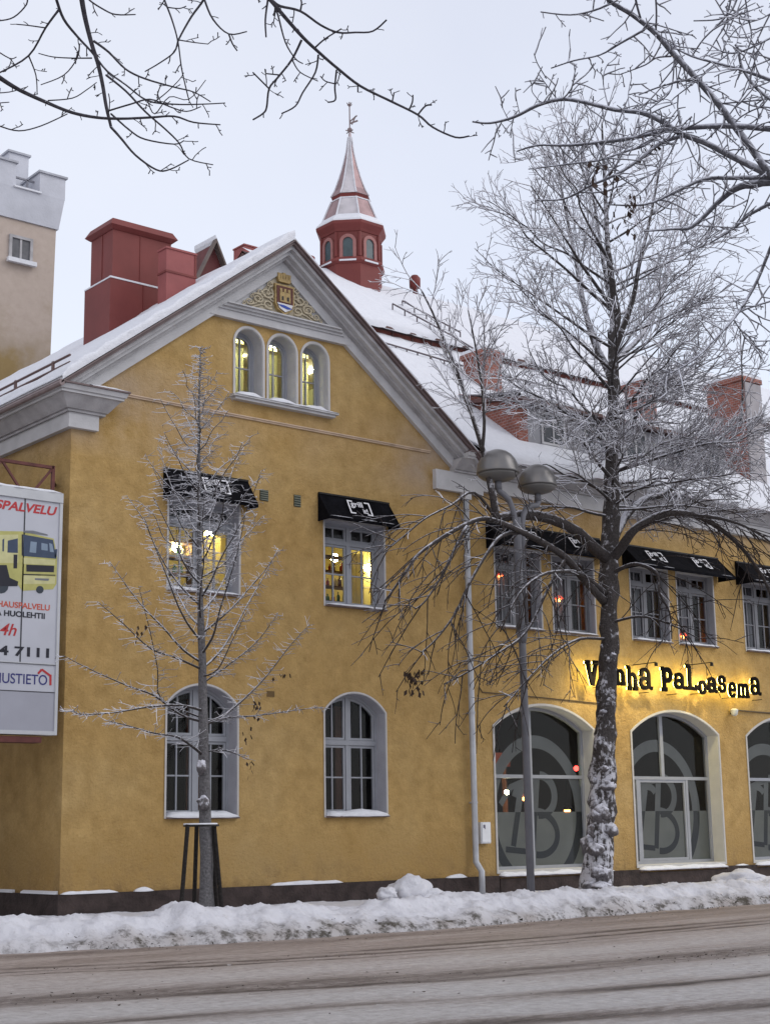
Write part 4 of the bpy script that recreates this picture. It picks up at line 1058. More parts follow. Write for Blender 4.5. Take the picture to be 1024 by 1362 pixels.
# ================================================================== ROOF TURRET
def turret():
    Y = 8.2; ax = atY(468, 390, Y); X = ax.x
    depth = (ax-CAM).dot(_fw); m_px = depth/F_PX
    zz = lambda y: atY(468, y, Y).z
    T = empty('roof_turret', 'red octagonal roof turret with arched windows and a tall pointed spire', 'turret')
    ph = math.pi/8
    def oct_(b, prof): b.lathe([(r*m_px/math.cos(math.pi/8)*.97, z-0) for r, z in prof], (X, Y, 0), 8, ph)
    one('body', REDPAINT, T, lambda b: oct_(b, [(40, zz(420)), (40, zz(364))]))
    one('ledge', REDPAINT, T, lambda b: oct_(b, [(40.5, zz(364)+.002), (44, zz(361)), (44, zz(358)), (40, zz(355))]))
    one('lantern', REDPAINT, T, lambda b: oct_(b, [(39, zz(358)), (39, zz(318))]))
    one('eave', REDPAINT, T, lambda b: oct_(b, [(40, zz(322)), (41.5, zz(319)), (46, zz(313)), (46.5, zz(309.5))]))
    one('eave_snow', SNOW, T, lambda b: oct_(b, [(46, zz(309.5)+.003), (45.5, zz(307)), (37, zz(298)), (33, zz(297))]))
    spm = mat('spire_copper', (.26, .17, .175), .4, .25, 3., .1, 8., .4)
    spg = mat('frosted_spire_sheet', (.50, .47, .49), .5, .2, 3., .1, 8.)
    def tri_(b, prof, mt_alt=False):
        k0 = len(b.f); oct_(b, prof)
        b.mi[k0:] = [(1 if (i % 8) % 2 == 0 else 0) for i in range(len(b.f)-k0)]
    one('lower_roof', [spm, spg], T, lambda b: tri_(b, [(37, zz(300)), (33, zz(290)), (25.5, zz(272))]))
    one('collar', REDPAINT, T, lambda b: oct_(b, [(25, zz(272)+.002), (24, zz(269)), (25.5, zz(266.5))]))
    one('collar_snow', SNOW, T, lambda b: oct_(b, [(26.5, zz(273)), (26.5, zz(271.6))]))
    one('spire', [spm, spg], T, lambda b: tri_(b, [(26, zz(266)), (21, zz(257)), (14.5, zz(239)), (9, zz(220)), (5, zz(203)), (2.2, zz(184)), (1.2, zz(176))]))
    def ribs(b):
        for k in range(8):
            a = ph+k*math.pi/4; c, s_ = math.cos(a), math.sin(a)
            P = [(X+c*r*m_px/math.cos(math.pi/8)*.985, Y+s_*r*m_px/math.cos(math.pi/8)*.985, zz(y)) for r, y in ((26, 266), (21, 257), (14.5, 239), (9, 220), (5, 203), (2.4, 184))]
            b.tube(P, .022, 5)
            P = [(X+c*r*m_px/math.cos(math.pi/8)*.985, Y+s_*r*m_px/math.cos(math.pi/8)*.985, zz(y)) for r, y in ((37, 300), (33, 290), (25.5, 272))]
            b.tube(P, .025, 5)
    one('snowy_seam', mat('snowy_seam', (.6, .6, .64), .7), T, ribs)
    def rod(b):
        b.tube([(X, Y, zz(180)), (X, Y, zz(137))], .018, 6)
        ball(b, (X, Y, zz(174)), .07); b.bar((X-.14, Y, zz(176)), (X+.14, Y, zz(176)), .02); b.bar((X, Y-.14, zz(176)), (X, Y+.14, zz(176)), .02)
        ball(b, (X, Y, zz(141)), .045)
        for a in (0, 1, 2, 3): b.bar((X, Y, zz(143)), (X+.09*math.cos(a*1.57), Y+.09*math.sin(a*1.57), zz(139)), .018)
    IRON = mat('vane_iron', (.20, .15, .15), .5)
    one('finial', IRON, T, rod, False)
    def vane(b):
        z = zz(163); u = _rt
        b.bar((X, Y, z), (X+.20*u.x, Y+.20*u.y, z+.18), .03); b.bar((X, Y, z-.05), (X+.22*u.x, Y+.22*u.y, z+.03), .035); b.bar((X+.06*u.x, Y+.06*u.y, z-.08), (X+.16*u.x, Y+.16*u.y, z+.16), .03)
    one('weather_vane', IRON, T, vane)
    rin = 39*m_px*.97
    for k in range(8):
        a = k*math.pi/4; c, s_ = math.cos(a), math.sin(a)
        if c > .5 or s_ > .8: continue
        o_ = Vector((X+c*rin, Y+s_*rin, 0)); tx = Vector((-s_, c, 0)); nn = Vector((c, s_, 0))
        w_ = 7.5*m_px; zb, zs_ = zz(357), zz(336)
        pl = arch(-w_, w_, zb, zs_, w_*.95, 12)
        def put(b, o_=o_, tx=tx, nn=nn):
            b.v = [tuple(o_+tx*v[0]+nn*v[1]+Vector((0, 0, v[2]))) for v in b.v]
        def g(b): b.prism(pl, .001, .015); put(b)
        w = one('window', mat('turret_glass', (.05, .075, .085), .15, .2), T, g)
        def f_(b): b.ring(inset(pl, -.07), inset(pl, .015), .001, .05); put(b)
        one('frame', mat('turret_window_frame', (.30, .13, .12), .6), w, f_)
        def sl_(b): b.box(-w_*1.5, w_*1.5, .002, .10, zb-.10, zb-.055); put(b)
        one('sill_snow', SNOW, w, sl_)
    for k in range(8):    # corner posts of the lantern
        a = ph+k*math.pi/4; r = 39*m_px/math.cos(math.pi/8)*.97
        one('corner_post', REDPAINT, T, lambda b: b.tube([(X+r*math.cos(a), Y+r*math.sin(a), zz(355)), (X+r*math.cos(a), Y+r*math.sin(a), zz(323))], .05, 6))
turret()

# ================================================================== PALE CRENELLATED TOWER BEHIND
def tower():
    Y = 14.0
    T = empty('stone_tower', 'pale pink rendered tower with a light grey crenellated parapet at the left edge', 'tower')
    mt, N, L, p = nodes_of('pink_tower_render'); t = N.new('ShaderNodeTexCoord')
    sp = N.new('ShaderNodeSeparateXYZ'); L.new(t.outputs['Object'], sp.inputs[0])
    n = N_noise(N, L, t.outputs['Object'], .9, 7, .65); n2 = N_noise(N, L, t.outputs['Object'], 4, 7, .7)
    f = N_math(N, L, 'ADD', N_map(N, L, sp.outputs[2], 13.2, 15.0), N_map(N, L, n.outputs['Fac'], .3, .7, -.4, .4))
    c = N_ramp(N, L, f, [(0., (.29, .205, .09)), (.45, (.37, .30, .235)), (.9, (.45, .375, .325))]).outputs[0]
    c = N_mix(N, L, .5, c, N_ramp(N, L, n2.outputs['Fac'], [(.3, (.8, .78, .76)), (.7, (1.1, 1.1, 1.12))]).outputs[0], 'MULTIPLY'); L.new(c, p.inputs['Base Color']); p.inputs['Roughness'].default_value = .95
    xr = atY(75, 308, Y).x; xb = atY(66, 490, Y).x+.02; zt = atY(75, 306, Y).z; zb = 6.
    xl = xr-5.5; slope = (xr-xb)/(atY(75, 308, Y).z-atY(66, 490, Y).z)
    xb0 = xr-slope*(zt-zb)
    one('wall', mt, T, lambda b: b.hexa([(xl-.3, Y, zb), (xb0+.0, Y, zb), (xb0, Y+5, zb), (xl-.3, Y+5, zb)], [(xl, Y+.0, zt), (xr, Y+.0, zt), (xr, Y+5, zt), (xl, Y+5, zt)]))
    wt = mat('limewashed_parapet', (.50, .51, .56), .85, .1, 2., .3, 20.)
    zq = atY(80, 268, Y).z; xo = xr+.16
    one('parapet', wt, T, lambda b: b.hexa([(xl, Y-.05, zt+.002), (xr+.05, Y-.05, zt+.002), (xr+.05, Y+5, zt+.002), (xl, Y+5, zt+.002)], [(xl, Y-.14, zq), (xo, Y-.14, zq), (xo, Y+5.1, zq), (xl, Y+5.1, zq)]))
    a = atY(55, 227, Y-.14); zm = a.z; xm = a.x; xe = xo+.01
    cop = mat('grey_coping', (.40, .41, .45), .8, .15, 3.)
    def merlon(x0, x1, y0, y1, z1):
        o = one('merlon', wt, T, lambda b: b.box(x0, x1, y0, y1, zq+.001, z1))
        one('coping', cop, o, lambda b: b.box(x0-.05, x1+.05, y0-.05, y1+.05, z1+.001, z1+.06))
    merlon(xm-.02, xe, Y-.14, Y+.9, zm-.06)
    c2 = atY(22, 228, Y-.14)
    merlon(c2.x-1.6, c2.x, Y-.14, Y+.6, atY(10, 214, Y-.14).z)
    merlon(xe-.5, xe, Y+2.2, Y+3.4, zm-.06); merlon(xm-2.6, xm-1.3, Y+4.2, Y+5., zm-.06)
    ca, cb = atY(13, 199, Y+1.0), atY(39, 207, Y+1.0)
    one('stair_turret', wt, T, lambda b: b.box(ca.x, cb.x, Y+1.0, Y+2.3, zq-.5, (ca.z+cb.z)/2-.06))
    one('coping', cop, T, lambda b: b.box(ca.x-.05, cb.x+.05, Y+.95, Y+2.35, (ca.z+cb.z)/2-.059, (ca.z+cb.z)/2))
    one('stair_door', mat('tower_window_dark', (.10, .10, .11), .4, .2), T, lambda b: b.box(cb.x+.001, cb.x+.02, Y+1.2, Y+1.9, zq, zq+1.3))
    one('railing', mat('tower_rail', (.25, .25, .28), .5), T, lambda b: [b.bar((c2.x, Y+.2, zq+.45), (xm, Y+.2, zq+.45), .05), b.bar((c2.x+.5, Y+.2, zq), (c2.x+.5, Y+.2, zq+.45), .05)])
    one('snow_ledge', SNOW, T, lambda b: b.box(c2.x-.05, xm+.02, Y-.19, Y-.02, zq+.001, zq+.05))
    w0 = atY(16, 316, Y); w1 = atY(39, 350, Y)
    w = one('window', mat('tower_window_dark', (.10, .10, .11), .4, .2), T, lambda b: b.box(w0.x, w1.x, Y-.02, Y+.01, w1.z, w0.z))
    one('frame', TRIMD, w, lambda b: [b.box(w0.x-.08, w0.x-.001, Y-.06, Y-.004, w1.z, w0.z+.08), b.box(w1.x+.001, w1.x+.08, Y-.06, Y-.004, w1.z, w0.z+.08), b.box(w0.x, w1.x, Y-.06, Y-.004, w0.z+.001, w0.z+.08), b.box((w0.x+w1.x)/2-.03, (w0.x+w1.x)/2+.03, Y-.04, Y-.021, w1.z, w0.z)])
    one('sill_snow', SNOW, w, lambda b: b.box(w0.x-.15, w1.x+.15, Y-.18, Y-.061, w1.z-.12, w1.z))
tower()

# ================================================================== UNSEEN HOUSE (left of the view), added to shade the yellow side wall
def shade_house():
    T = empty('added_shade_house', 'plain beige rendered house added out of view on the left to shade the side wall', 'building')
    x0, x1, y0, y1, h = -9., 6.9, .5, 13., 9.2
    one('wall', mat('beige_render', (.33, .27, .20), .9, .15, 2., .4, 20.), T, lambda b: b.box(x0, x1, y0, y1, -.3, h))
    xm = (x0+x1)/2
    one('roof', REDMETAL, T, lambda b: b.prism([(x0-.4, h), (x1+.4, h), (xm, h+4.2)], y0-.4, y1+.4))
    one('roof_snow', SNOW, T, lambda b: b.prism([(x0-.42, h+.02), (xm, h+4.22), (x1+.42, h+.02), (x1+.42, h+.14), (xm, h+4.36), (x0-.42, h+.14)], y0-.42, y1+.42))
    for z in (1.4, 5.3):
        for y in (2.2, 5.2, 8.2, 11.2):
            w = one('window', FRAME_, T, lambda b: [b.box(x1, x1+.05, y-.6, y+.6, z, z+.08), b.box(x1, x1+.05, y-.6, y+.6, z+1.82, z+1.9), b.box(x1, x1+.05, y-.6, y-.52, z+.081, z+1.819), b.box(x1, x1+.05, y+.52, y+.6, z+.081, z+1.819), b.box(x1, x1+.045, y-.04, y+.04, z+.081, z+1.819)])
            one('pane', MAT['dark_dormer_glass'], w, lambda b: b.box(x1+.002, x1+.02, y-.519, y+.519, z+.082, z+1.818))
        for x in (-7, -4, -1, 2, 5):
            w = one('window', FRAME_, T, lambda b: [b.box(x-.6, x+.6, y0-.05, y0, z, z+.08), b.box(x-.6, x+.6, y0-.05, y0, z+1.82, z+1.9), b.box(x-.6, x-.52, y0-.05, y0, z+.081, z+1.819), b.box(x+.52, x+.6, y0-.05, y0, z+.081, z+1.819), b.box(x-.04, x+.04, y0-.045, y0, z+.081, z+1.819)])
            one('pane', MAT['dark_dormer_glass'], w, lambda b: b.box(x-.519, x+.519, y0-.02, y0-.002, z+.082, z+1.818))
shade_house()

# ================================================================== AWNINGS
def awning(x0, x1, zt, zb, proj, label, logos, seed):
    A = empty('awning', label, 'awning', 'black window awnings')
    dx = .03
    def cloth(b):
        nx, nz_ = int((x1-x0)*14), 8; V = []
        for i in range(nx+1):
            x = x0+(x1-x0)*i/nx
            for j in range(nz_+1):
                t = j/nz_; sag = .012*noise.noise(Vector((x*4, t*3, seed)))+.02*math.sin(math.pi*t)
                V.append((x, -.02-proj*t+sag, zt-(zt-zb-.05)*t-.02*math.sin(math.pi*t)))
        k = nz_+1
        b.add(V, [(i*k+j, i*k+j+1, (i+1)*k+j+1, (i+1)*k+j) for i in range(nx) for j in range(nz_)])
    one('front_cloth', BLACKCL, A, cloth, True)
    def side(x):
        return lambda b: b.hexa([(x-.006, -.002, zb), (x+.006, -.002, zb), (x+.006, -.02-proj, zb), (x-.006, -.02-proj, zb)], [(x-.006, -.002, zt), (x+.006, -.002, zt), (x+.006, -.02-proj, zb+.06), (x-.006, -.02-proj, zb+.06)])
    one('side_cloth', BLACKCL, A, side(x0)); one('side_cloth', BLACKCL, A, side(x1))
    def val(b):
        n = int((x1-x0)*10); V = []
        for i in range(n+1):
            x = x0+(x1-x0)*i/n; V += [(x, -.025-proj, zb+.055), (x, -.02-proj+.012*noise.noise(Vector((x*6, seed, 2))), zb-.012*abs(noise.noise(Vector((x*5, seed, 7)))))]
        b.add(V, [(2*i, 2*i+1, 2*i+3, 2*i+2) for i in range(n)])
    one('valance', BLACKCL, A, val)
    one('awning_frame', BLACKM, A, lambda b: b.bar((x0, -.03, zt-.01), (x1, -.03, zt-.01), .03))
    # rime caught along the lower edge
    for x, w_ in ((x0+.03, .5), (x0+.75, .35), (x1-.5, .35)): one('rime', mat('rime_on_cloth', (.35, .35, .38), .8, .5, 20.), A, lambda b: snow_strip(b, x, x+w_, -.05-proj, -.005-proj, zb+.055, .016, seed+x, .03), True)
    ang = -math.atan2(proj, zt-zb-.05); cs, sn = math.cos(ang), math.sin(ang)
    for (xc) in logos:
        zc = (zt+zb)/2+.03; yc = -.02-proj*.5-.014
        def place(o):
            for v in o.data.vertices:
                x, y, z = v.co; y -= .012; v.co = (xc+x+z*.12, yc+y*cs-z*sn, zc+y*sn+z*cs)
            return o
        place(text('lettering', 'grill', WHITEP, A, -.20, -.02, 0, .18, .29, 'LEFT', offset=.012))
        place(text('lettering', 'it!', WHITEP, A, .06, -.13, 0, .13, .11, 'LEFT', offset=.012))
        def br(b):
            for sg in (-1, 1):
                b.box(sg*.25-.016, sg*.25+.016, -.006, -.002, -.17, .17)
                for z in (-.155, .155): b.box(min(sg*.25-sg*.016, sg*.14), max(sg*.25-sg*.016, sg*.14), -.006, -.002, z-.015, z+.015)
        place(one('bracket_mark', WHITEP, A, br))
awning(13.41, 15.13, 7.52, 6.98, .32, 'black awning on the gable wall behind the top of the small frosty tree', (14.35,), 1)
awning(16.70, 18.37, 7.51, 6.97, .32, 'black awning over the lit window between the wall vents and the downpipe', (17.52,), 2)
awning(20.91, 24.22, 7.45, 6.90, .48, 'long black awning right of the downpipe behind the street lamp', (21.85, 23.35), 3)
awning(24.95, 28.20, 7.42, 6.86, .48, 'long black awning right behind the big tree trunk with two white logos', (25.75, 27.3), 4)
awning(28.86, 32.15, 7.42, 6.86, .48, 'black awning cut off by the right edge of the photo', (29.75, 31.3), 5)

# ================================================================== SHOP SIGN: halo lit letters
HALO = mat('sign_halo_lamp', (1., .84, .20), .5, 0., 1., emit=17.)
SIGNBLK = mat('sign_black', (.006, .005, .005), .7, .3, spec=.05)
def el(cx, cz, rx, rz, a0, a1, n=14): return ell(cx, cz, rx, rz, a0, a1, n)
GL = {
 'V': [[(.12, .97), (.5, .02)], [(.88, .97), (.5, .02)], [(-.05, .96), (.34, .96)], [(.66, .96), (1.05, .96)]],
 'a': [el(.42, .29, .31, .24, 0, 360), [(.74, .72), (.74, .12), (.98, .05)], el(.44, .70, .30, .26, 165, 0), [(.10, .74), (.22, .68)]],
 'n': [[(.2, .97), (.2, .03)], el(.5, .66, .30, .28, 175, 0), [(.8, .66), (.8, .03)], [(.02, .04), (.40, .04)], [(.62, .04), (1., .04)], [(.02, .94), (.2, .94)]],
 'h': [[(.2, .98), (.2, .03)], el(.5, .44, .30, .22, 175, 0), [(.8, .44), (.8, .03)], [(.02, .04), (.40, .04)], [(.62, .04), (1., .04)], [(.0, .96), (.2, .96)]],
 'p': [[(.22, .98), (.22, .03)], el(.54, .68, .34, .26, -180, 180), [(.0, .04), (.46, .04)], [(.02, .95), (.22, .95)]],
 'l': [[(.32, .97), (.32, .04)], [(.06, .96), (.34, .96)], [(.0, .05), (1., .05)], [(.93, .05), (.93, .2)]],
 'o': [el(.5, .5, .40, .44, 0, 360, 20)],
 's': [el(.5, .72, .34, .22, 20, 270, 14)+el(.5, .28, .36, .24, 90, -160, 14), [(.84, .62), (.84, .92)], [(.12, .08), (.12, .36)]],
 'e': [el(.5, .5, .38, .44, 0, 320, 20), [(.12, .5), (.88, .5)]],
 'm': [[(.12, .95), (.12, .03)], el(.32, .66, .19, .26, 175, 0, 10), [(.51, .66), (.51, .06)], el(.70, .66, .19, .26, 175, 0, 10), [(.89, .66), (.89, .03)], [(0, .04), (.25, .04)], [(.40, .04), (.62, .04)], [(.78, .04), (1.02, .04)]],
}
SIGN = empty('shop_sign', 'black typewriter style letters reading Vanha paloasema, glowing yellow on the wall behind', 'sign')
def zp(x, z): return (740+x/3.606, 860+z/3.606)
for ch, a, b_ in (('V', (140, 72), (198, 188)), ('a', (212, 100), (268, 182)), ('n', (280, 112), (328, 180)), ('h', (336, 95), (388, 205)), ('a', (392, 106), (460, 204)),
                 ('p', (500, 102), (556, 210)), ('a', (560, 130), (617, 200)), ('l', (616, 90), (676, 206)), ('o', (680, 166), (718, 226)), ('a', (720, 152), (770, 217)),
                 ('s', (772, 140), (812, 218)), ('e', (822, 172), (862, 243)), ('m', (866, 178), (921, 243)), ('a', (925, 150), (980, 230))):
    Yl = -.27
    p0 = atY(*zp(*a), Yl); p1 = atY(*zp(*b_), Yl); xm_ = (p0.x+p1.x)/2
    x0, x1 = p0.x, p1.x; zc = (atY(*zp((a[0]+b_[0])/2, a[1]), Yl).z, atY(*zp((a[0]+b_[0])/2, b_[1]), Yl).z); z1, z0 = zc
    def lt(b):
        for i, st in enumerate(GL[ch]):
            pts = [(x0+(x1-x0)*u, z0+(z1-z0)*v) for u, v in st]
            w_ = (.080 if ch in 'Vnhapl' else .064)+.016*noise.noise(Vector((x0*7+i, i*2.3, 1)))
            w_ *= 1.15 if ch in 'Vpl' else 1.
            b.m = 0; stroke2(b, pts, w_, Yl-.02-.0012*i, Yl+.03+.0012*i)
            b.m = 1; stroke2(b, pts, w_*.55, Yl+.045+.0012*i, Yl+.055+.0012*i)
    one('letter', [SIGNBLK, HALO], SIGN, lt)
one('mounting_pin', BLACKM, SIGN, lambda b: [b.bar((x, -.26, z), (x, .01, z), .015) for x, z in ((23.85, 4.25), (25.3, 4.2), (26.2, 4.2), (27.0, 4.25), (28.1, 4.2), (29.2, 4.2))])

FL = empty('floodlight', 'small white floodlight fixed to the wall beneath the last letters of the sign', 'floodlight')
fp = atY(976, 947, -.1)
one('lamp_body', mat('floodlight_white', (.6, .6, .55), .4), FL, lambda b: b.lathe([(.03, -.09), (.07, -.06), (.09, .04), (.085, .06)], fp, 14), True)
one('lamp_glass', mat('floodlight_glass', (1., .85, .5), .3, 0., 1., emit=1.5), FL, lambda b: b.lathe([(.078, .061), (.05, .07)], fp, 14))
one('bracket', BLACKM, FL, lambda b: b.bar((fp.x, 0.01, fp.z-.02), (fp.x, -.1, fp.z-.05), .03))

# three small lamps over the sign wash the wall, the arches and the snow below
for px in (806, 872, 946):
    lp = atY(px, 884, -.62)
    one('sign_lamp', BLACKM, SIGN, lambda b: [b.lathe([(.015, .05), (.035, .04), (.04, -.03)], lp, 10), b.bar((lp.x, .01, lp.z+.05), (lp.x, lp.y, lp.z+.05), .018)])
    fl = D.lights.new('sign_lamp', 'SPOT'); fl.energy = 80; fl.color = (1., .84, .40); fl.spot_size = R(165); fl.spot_blend = .9; fl.shadow_soft_size = .04
    flo = D.objects.new('sign_lamp_beam', fl); COL.objects.link(flo); flo.parent = SIGN; flo.location = (lp.x, lp.y, lp.z-.045)
    flo.rotation_euler = Vector((0, -.25, .95)).to_track_quat('Z', 'Y').to_euler()
# display box by the downpipe
DB = empty('display_case', 'white wall mounted box between the downpipe and the first shop window', 'box')
one('case', mat('case_white', (.62, .63, .66), .45, .06), DB, lambda b: b.box(20.45, 20.70, -.10, .01, 1.13, 1.53))
one('door', mat('case_door', (.70, .71, .74), .4, .05), DB, lambda b: b.box(20.475, 20.69, -.118, -.101, 1.15, 1.515))
one('label_mark', mat('label_dark', (.10, .09, .14), .5), DB, lambda b: [b.box(20.50, 20.53, -.121, -.119, 1.42, 1.48), b.box(20.535, 20.55, -.121, -.119, 1.40, 1.48)])

# ================================================================== BILLBOARD
BB = empty('billboard', 'white roadside billboard with a yellow truck picture and red lettering at the left edge', 'billboard')
YBB = -.12
def bp(x, y, Y=YBB): p = atY(x, y, Y); return (p.x, p.z)
bx1, bz1 = bp(84, 657); bzb = bp(77, 978)[1]; bxl = 8.3
white = mat('billboard_sheet', (.46, .47, .52), .45, .05, 2.); lgrey = mat('billboard_grey_sheet', (.33, .335, .385), .5, .06, 2.)
zs1 = bp(79, 886)[1]; zs2 = bp(79, 922)[1]
one('panel', white, BB, lambda b: b.box(bxl, bx1-.05, YBB, YBB+.2, zs1+.03, bz1-.16))
one('panel', white, BB, lambda b: b.box(bxl, bx1-.05, YBB, YBB+.2, zs2+.012, zs1+.01))
one('panel', lgrey, BB, lambda b: b.box(bxl, bx1-.05, YBB, YBB+.2, bzb+.06, zs2-.004))
al = mat('billboard_frame', (.48, .49, .51), .4, .06, 3.)
one('frame', al, BB, lambda b: [b.box(bxl, bx1, YBB-.03, YBB+.22, bz1-.158, bz1), b.box(bx1-.049, bx1, YBB-.02, YBB+.22, bzb, bz1-.159), b.box(bxl, bx1-.05, YBB-.02, YBB+.22, bzb, bzb+.059), b.box(bxl, bx1-.05, YBB-.012, YBB-.001, zs1+.011, zs1+.029)])
gapm = mat('dark_joint', (.06, .06, .07), .6)
jx = bp(31, 760)[0]
one('panel_joint', gapm, BB, lambda b: [b.box(jx-.012, jx+.012, YBB-.003, YBB-.001, zs1+.03, bz1-.16), b.box(bxl, bx1-.05, YBB-.003, YBB-.001, zs2-.003, zs2+.011), b.box(bxl, bx1-.05, YBB-.016, YBB-.013, zs1+.004, zs1+.012)])
one('frame_snow', SNOW, BB, lambda b: snow_strip(b, bxl, bx1-.02, YBB-.03, YBB+.2, bz1+.001, .05, 2), True)
RS = mat('rust_red_steel', (.11, .035, .03), .6, .3, 6.)
def truss(b):
    zt = bp(83, 618)[1]; x1 = bx1-.04; yb = YBB+.28
    b.bar((bxl, yb, zt), (x1, yb, zt), .05); b.bar((x1, yb, bzb), (x1, yb, zt+.03), .05)
    xs_ = [x1-.9*i for i in range(4)]
    for i in range(3):
        mid = (xs_[i]+xs_[i+1])/2
        b.bar((xs_[i], yb, zt), (mid, yb, bz1-.1), .035); b.bar((xs_[i+1], yb, zt), (mid, yb, bz1-.1), .035)
    for x in (bxl+.2, bxl+1.3): b.bar((x, yb, -.2), (x, yb, zt), .09)
    for z in (bzb+.4, bz1-.6, zt-.2): b.bar((x1, yb, z), (XL+.01, yb+.4, z), .05)
    b.box(bxl, x1-.2, YBB+.02, YBB+.3, bzb-.12, bzb-.03)
one('steel_frame', RS, BB, truss)
redp = mat('print_red', (.42, .035, .04), .5, .05); orp = mat('print_orange_red', (.50, .09, .05), .5, .05); blkp = mat('print_black', (.02, .02, .03), .5, .05); blup = mat('print_navy', (.035, .035, .16), .5, .05)
def bt(s, mt_, xr, yb_, yt, wid=None, shear=0., off=.015):
    x, z = bp(xr, yb_); zt = bp(xr, yt)[1]
    return text('lettering', s, mt_, BB, x, z, YBB-.003, zt-z, wid, 'RIGHT', shear, .001, off)
def pw(x0, x1, y): return bp(x1, y)[0]-bp(x0, y)[0]
bt('SPALVELU', redp, 76.5, 686.5, 674.5, pw(-6, 76.5, 680), .25, .03)
bt('HAUSPALVELU', orp, 66.5, 812.5, 804.5, pw(-3, 66.5, 808), 0, .02)
bt('A HUOLEHTII', blkp, 60, 823.5, 815.8, pw(-6, 60, 820), 0, .03)
bt('4h', redp, 22.5, 846, 830, pw(0, 22.5, 838), .3, .012)
bt('4 7111', blkp, 65.5, 875.5, 862.5, pw(-2, 65.5, 868), 0, .03)
bt('NUSTIETO', blup, 63, 911.5, 898, pw(-9, 63, 905), 0, .008)
def hs(b):
    P = [bp(*q) for q in ((51, 896), (56, 890.5), (67.5, 899), (67.5, 911.5))]
    stroke2(b, P[:2], .035, YBB-.006, YBB-.003); stroke2(b, P[1:3], .035, YBB-.0065, YBB-.003); stroke2(b, [(P[2][0], P[2][1]+.02), P[3]], .035, YBB-.007, YBB-.003)
one('house_logo', redp, BB, hs)
# printed truck: flat patches of ink
def tz(x, y): return bp(x/9.733, 640+y/9.733)
def patch(nm, col, polys, lay):
    m_ = mat('print_'+nm, col, .45, .10, 9.)
    for P in polys: one('truck_picture', m_, BB, lambda b: b.prism([tz(*q) for q in P], YBB-.0022-.0008*lay, YBB-.0012))
patch('yellow', (.42, .40, .14), [[(-250, 640), (290, 650), (700, 745), (745, 990), (735, 1330), (690, 1400), (290, 1420), (230, 1330), (-250, 1300)]], 1)
patch('pale_yellow', (.52, .50, .26), [[(-250, 700), (240, 690), (240, 1060), (-250, 1060)], [(310, 990), (720, 1020), (715, 1085), (310, 1070)], [(310, 1215), (720, 1240), (715, 1330), (310, 1330)]], 2)
patch('windscreen', (.045, .065, .11), [[(305, 690), (690, 760), (735, 1005), (310, 970)], [(105, 770), (235, 740), (235, 930), (100, 925)], [(715, 880), (745, 880), (735, 990), (712, 985)], [(35, 760), (60, 740), (55, 910), (35, 910)]], 3)
patch('reflection', (.20, .26, .34), [[(400, 780), (480, 790), (470, 930), (385, 920)], [(540, 800), (620, 815), (620, 900), (540, 890)], [(640, 800), (680, 815), (700, 920), (650, 915)]], 4)
patch('black', (.03, .028, .032), [[(345, 1080), (705, 1095), (700, 1180), (345, 1170)], [(180, 950), (230, 950), (225, 1130), (178, 1130)], [(285, 690), (303, 690), (303, 970), (285, 960)], [(310, 1200), (720, 1212), (720, 1224), (310, 1216)], [(-250, 1090), (90, 1085), (130, 1250), (240, 1300), (230, 1360), (-250, 1360)]], 4)
patch('dark_wheel', (.04, .05, .065), [[(c+r*math.cos(a*.5236), zc+r*math.sin(a*.5236)) for a in range(12)] for c, zc, r in ((20, 1360, 95), (520, 1405, 50))], 3)
patch('grey', (.16, .17, .19), [[(455, 1255), (640, 1262), (630, 1290), (455, 1280)], [(310, 640), (430, 640), (620, 690), (620, 705), (310, 665)]], 5)

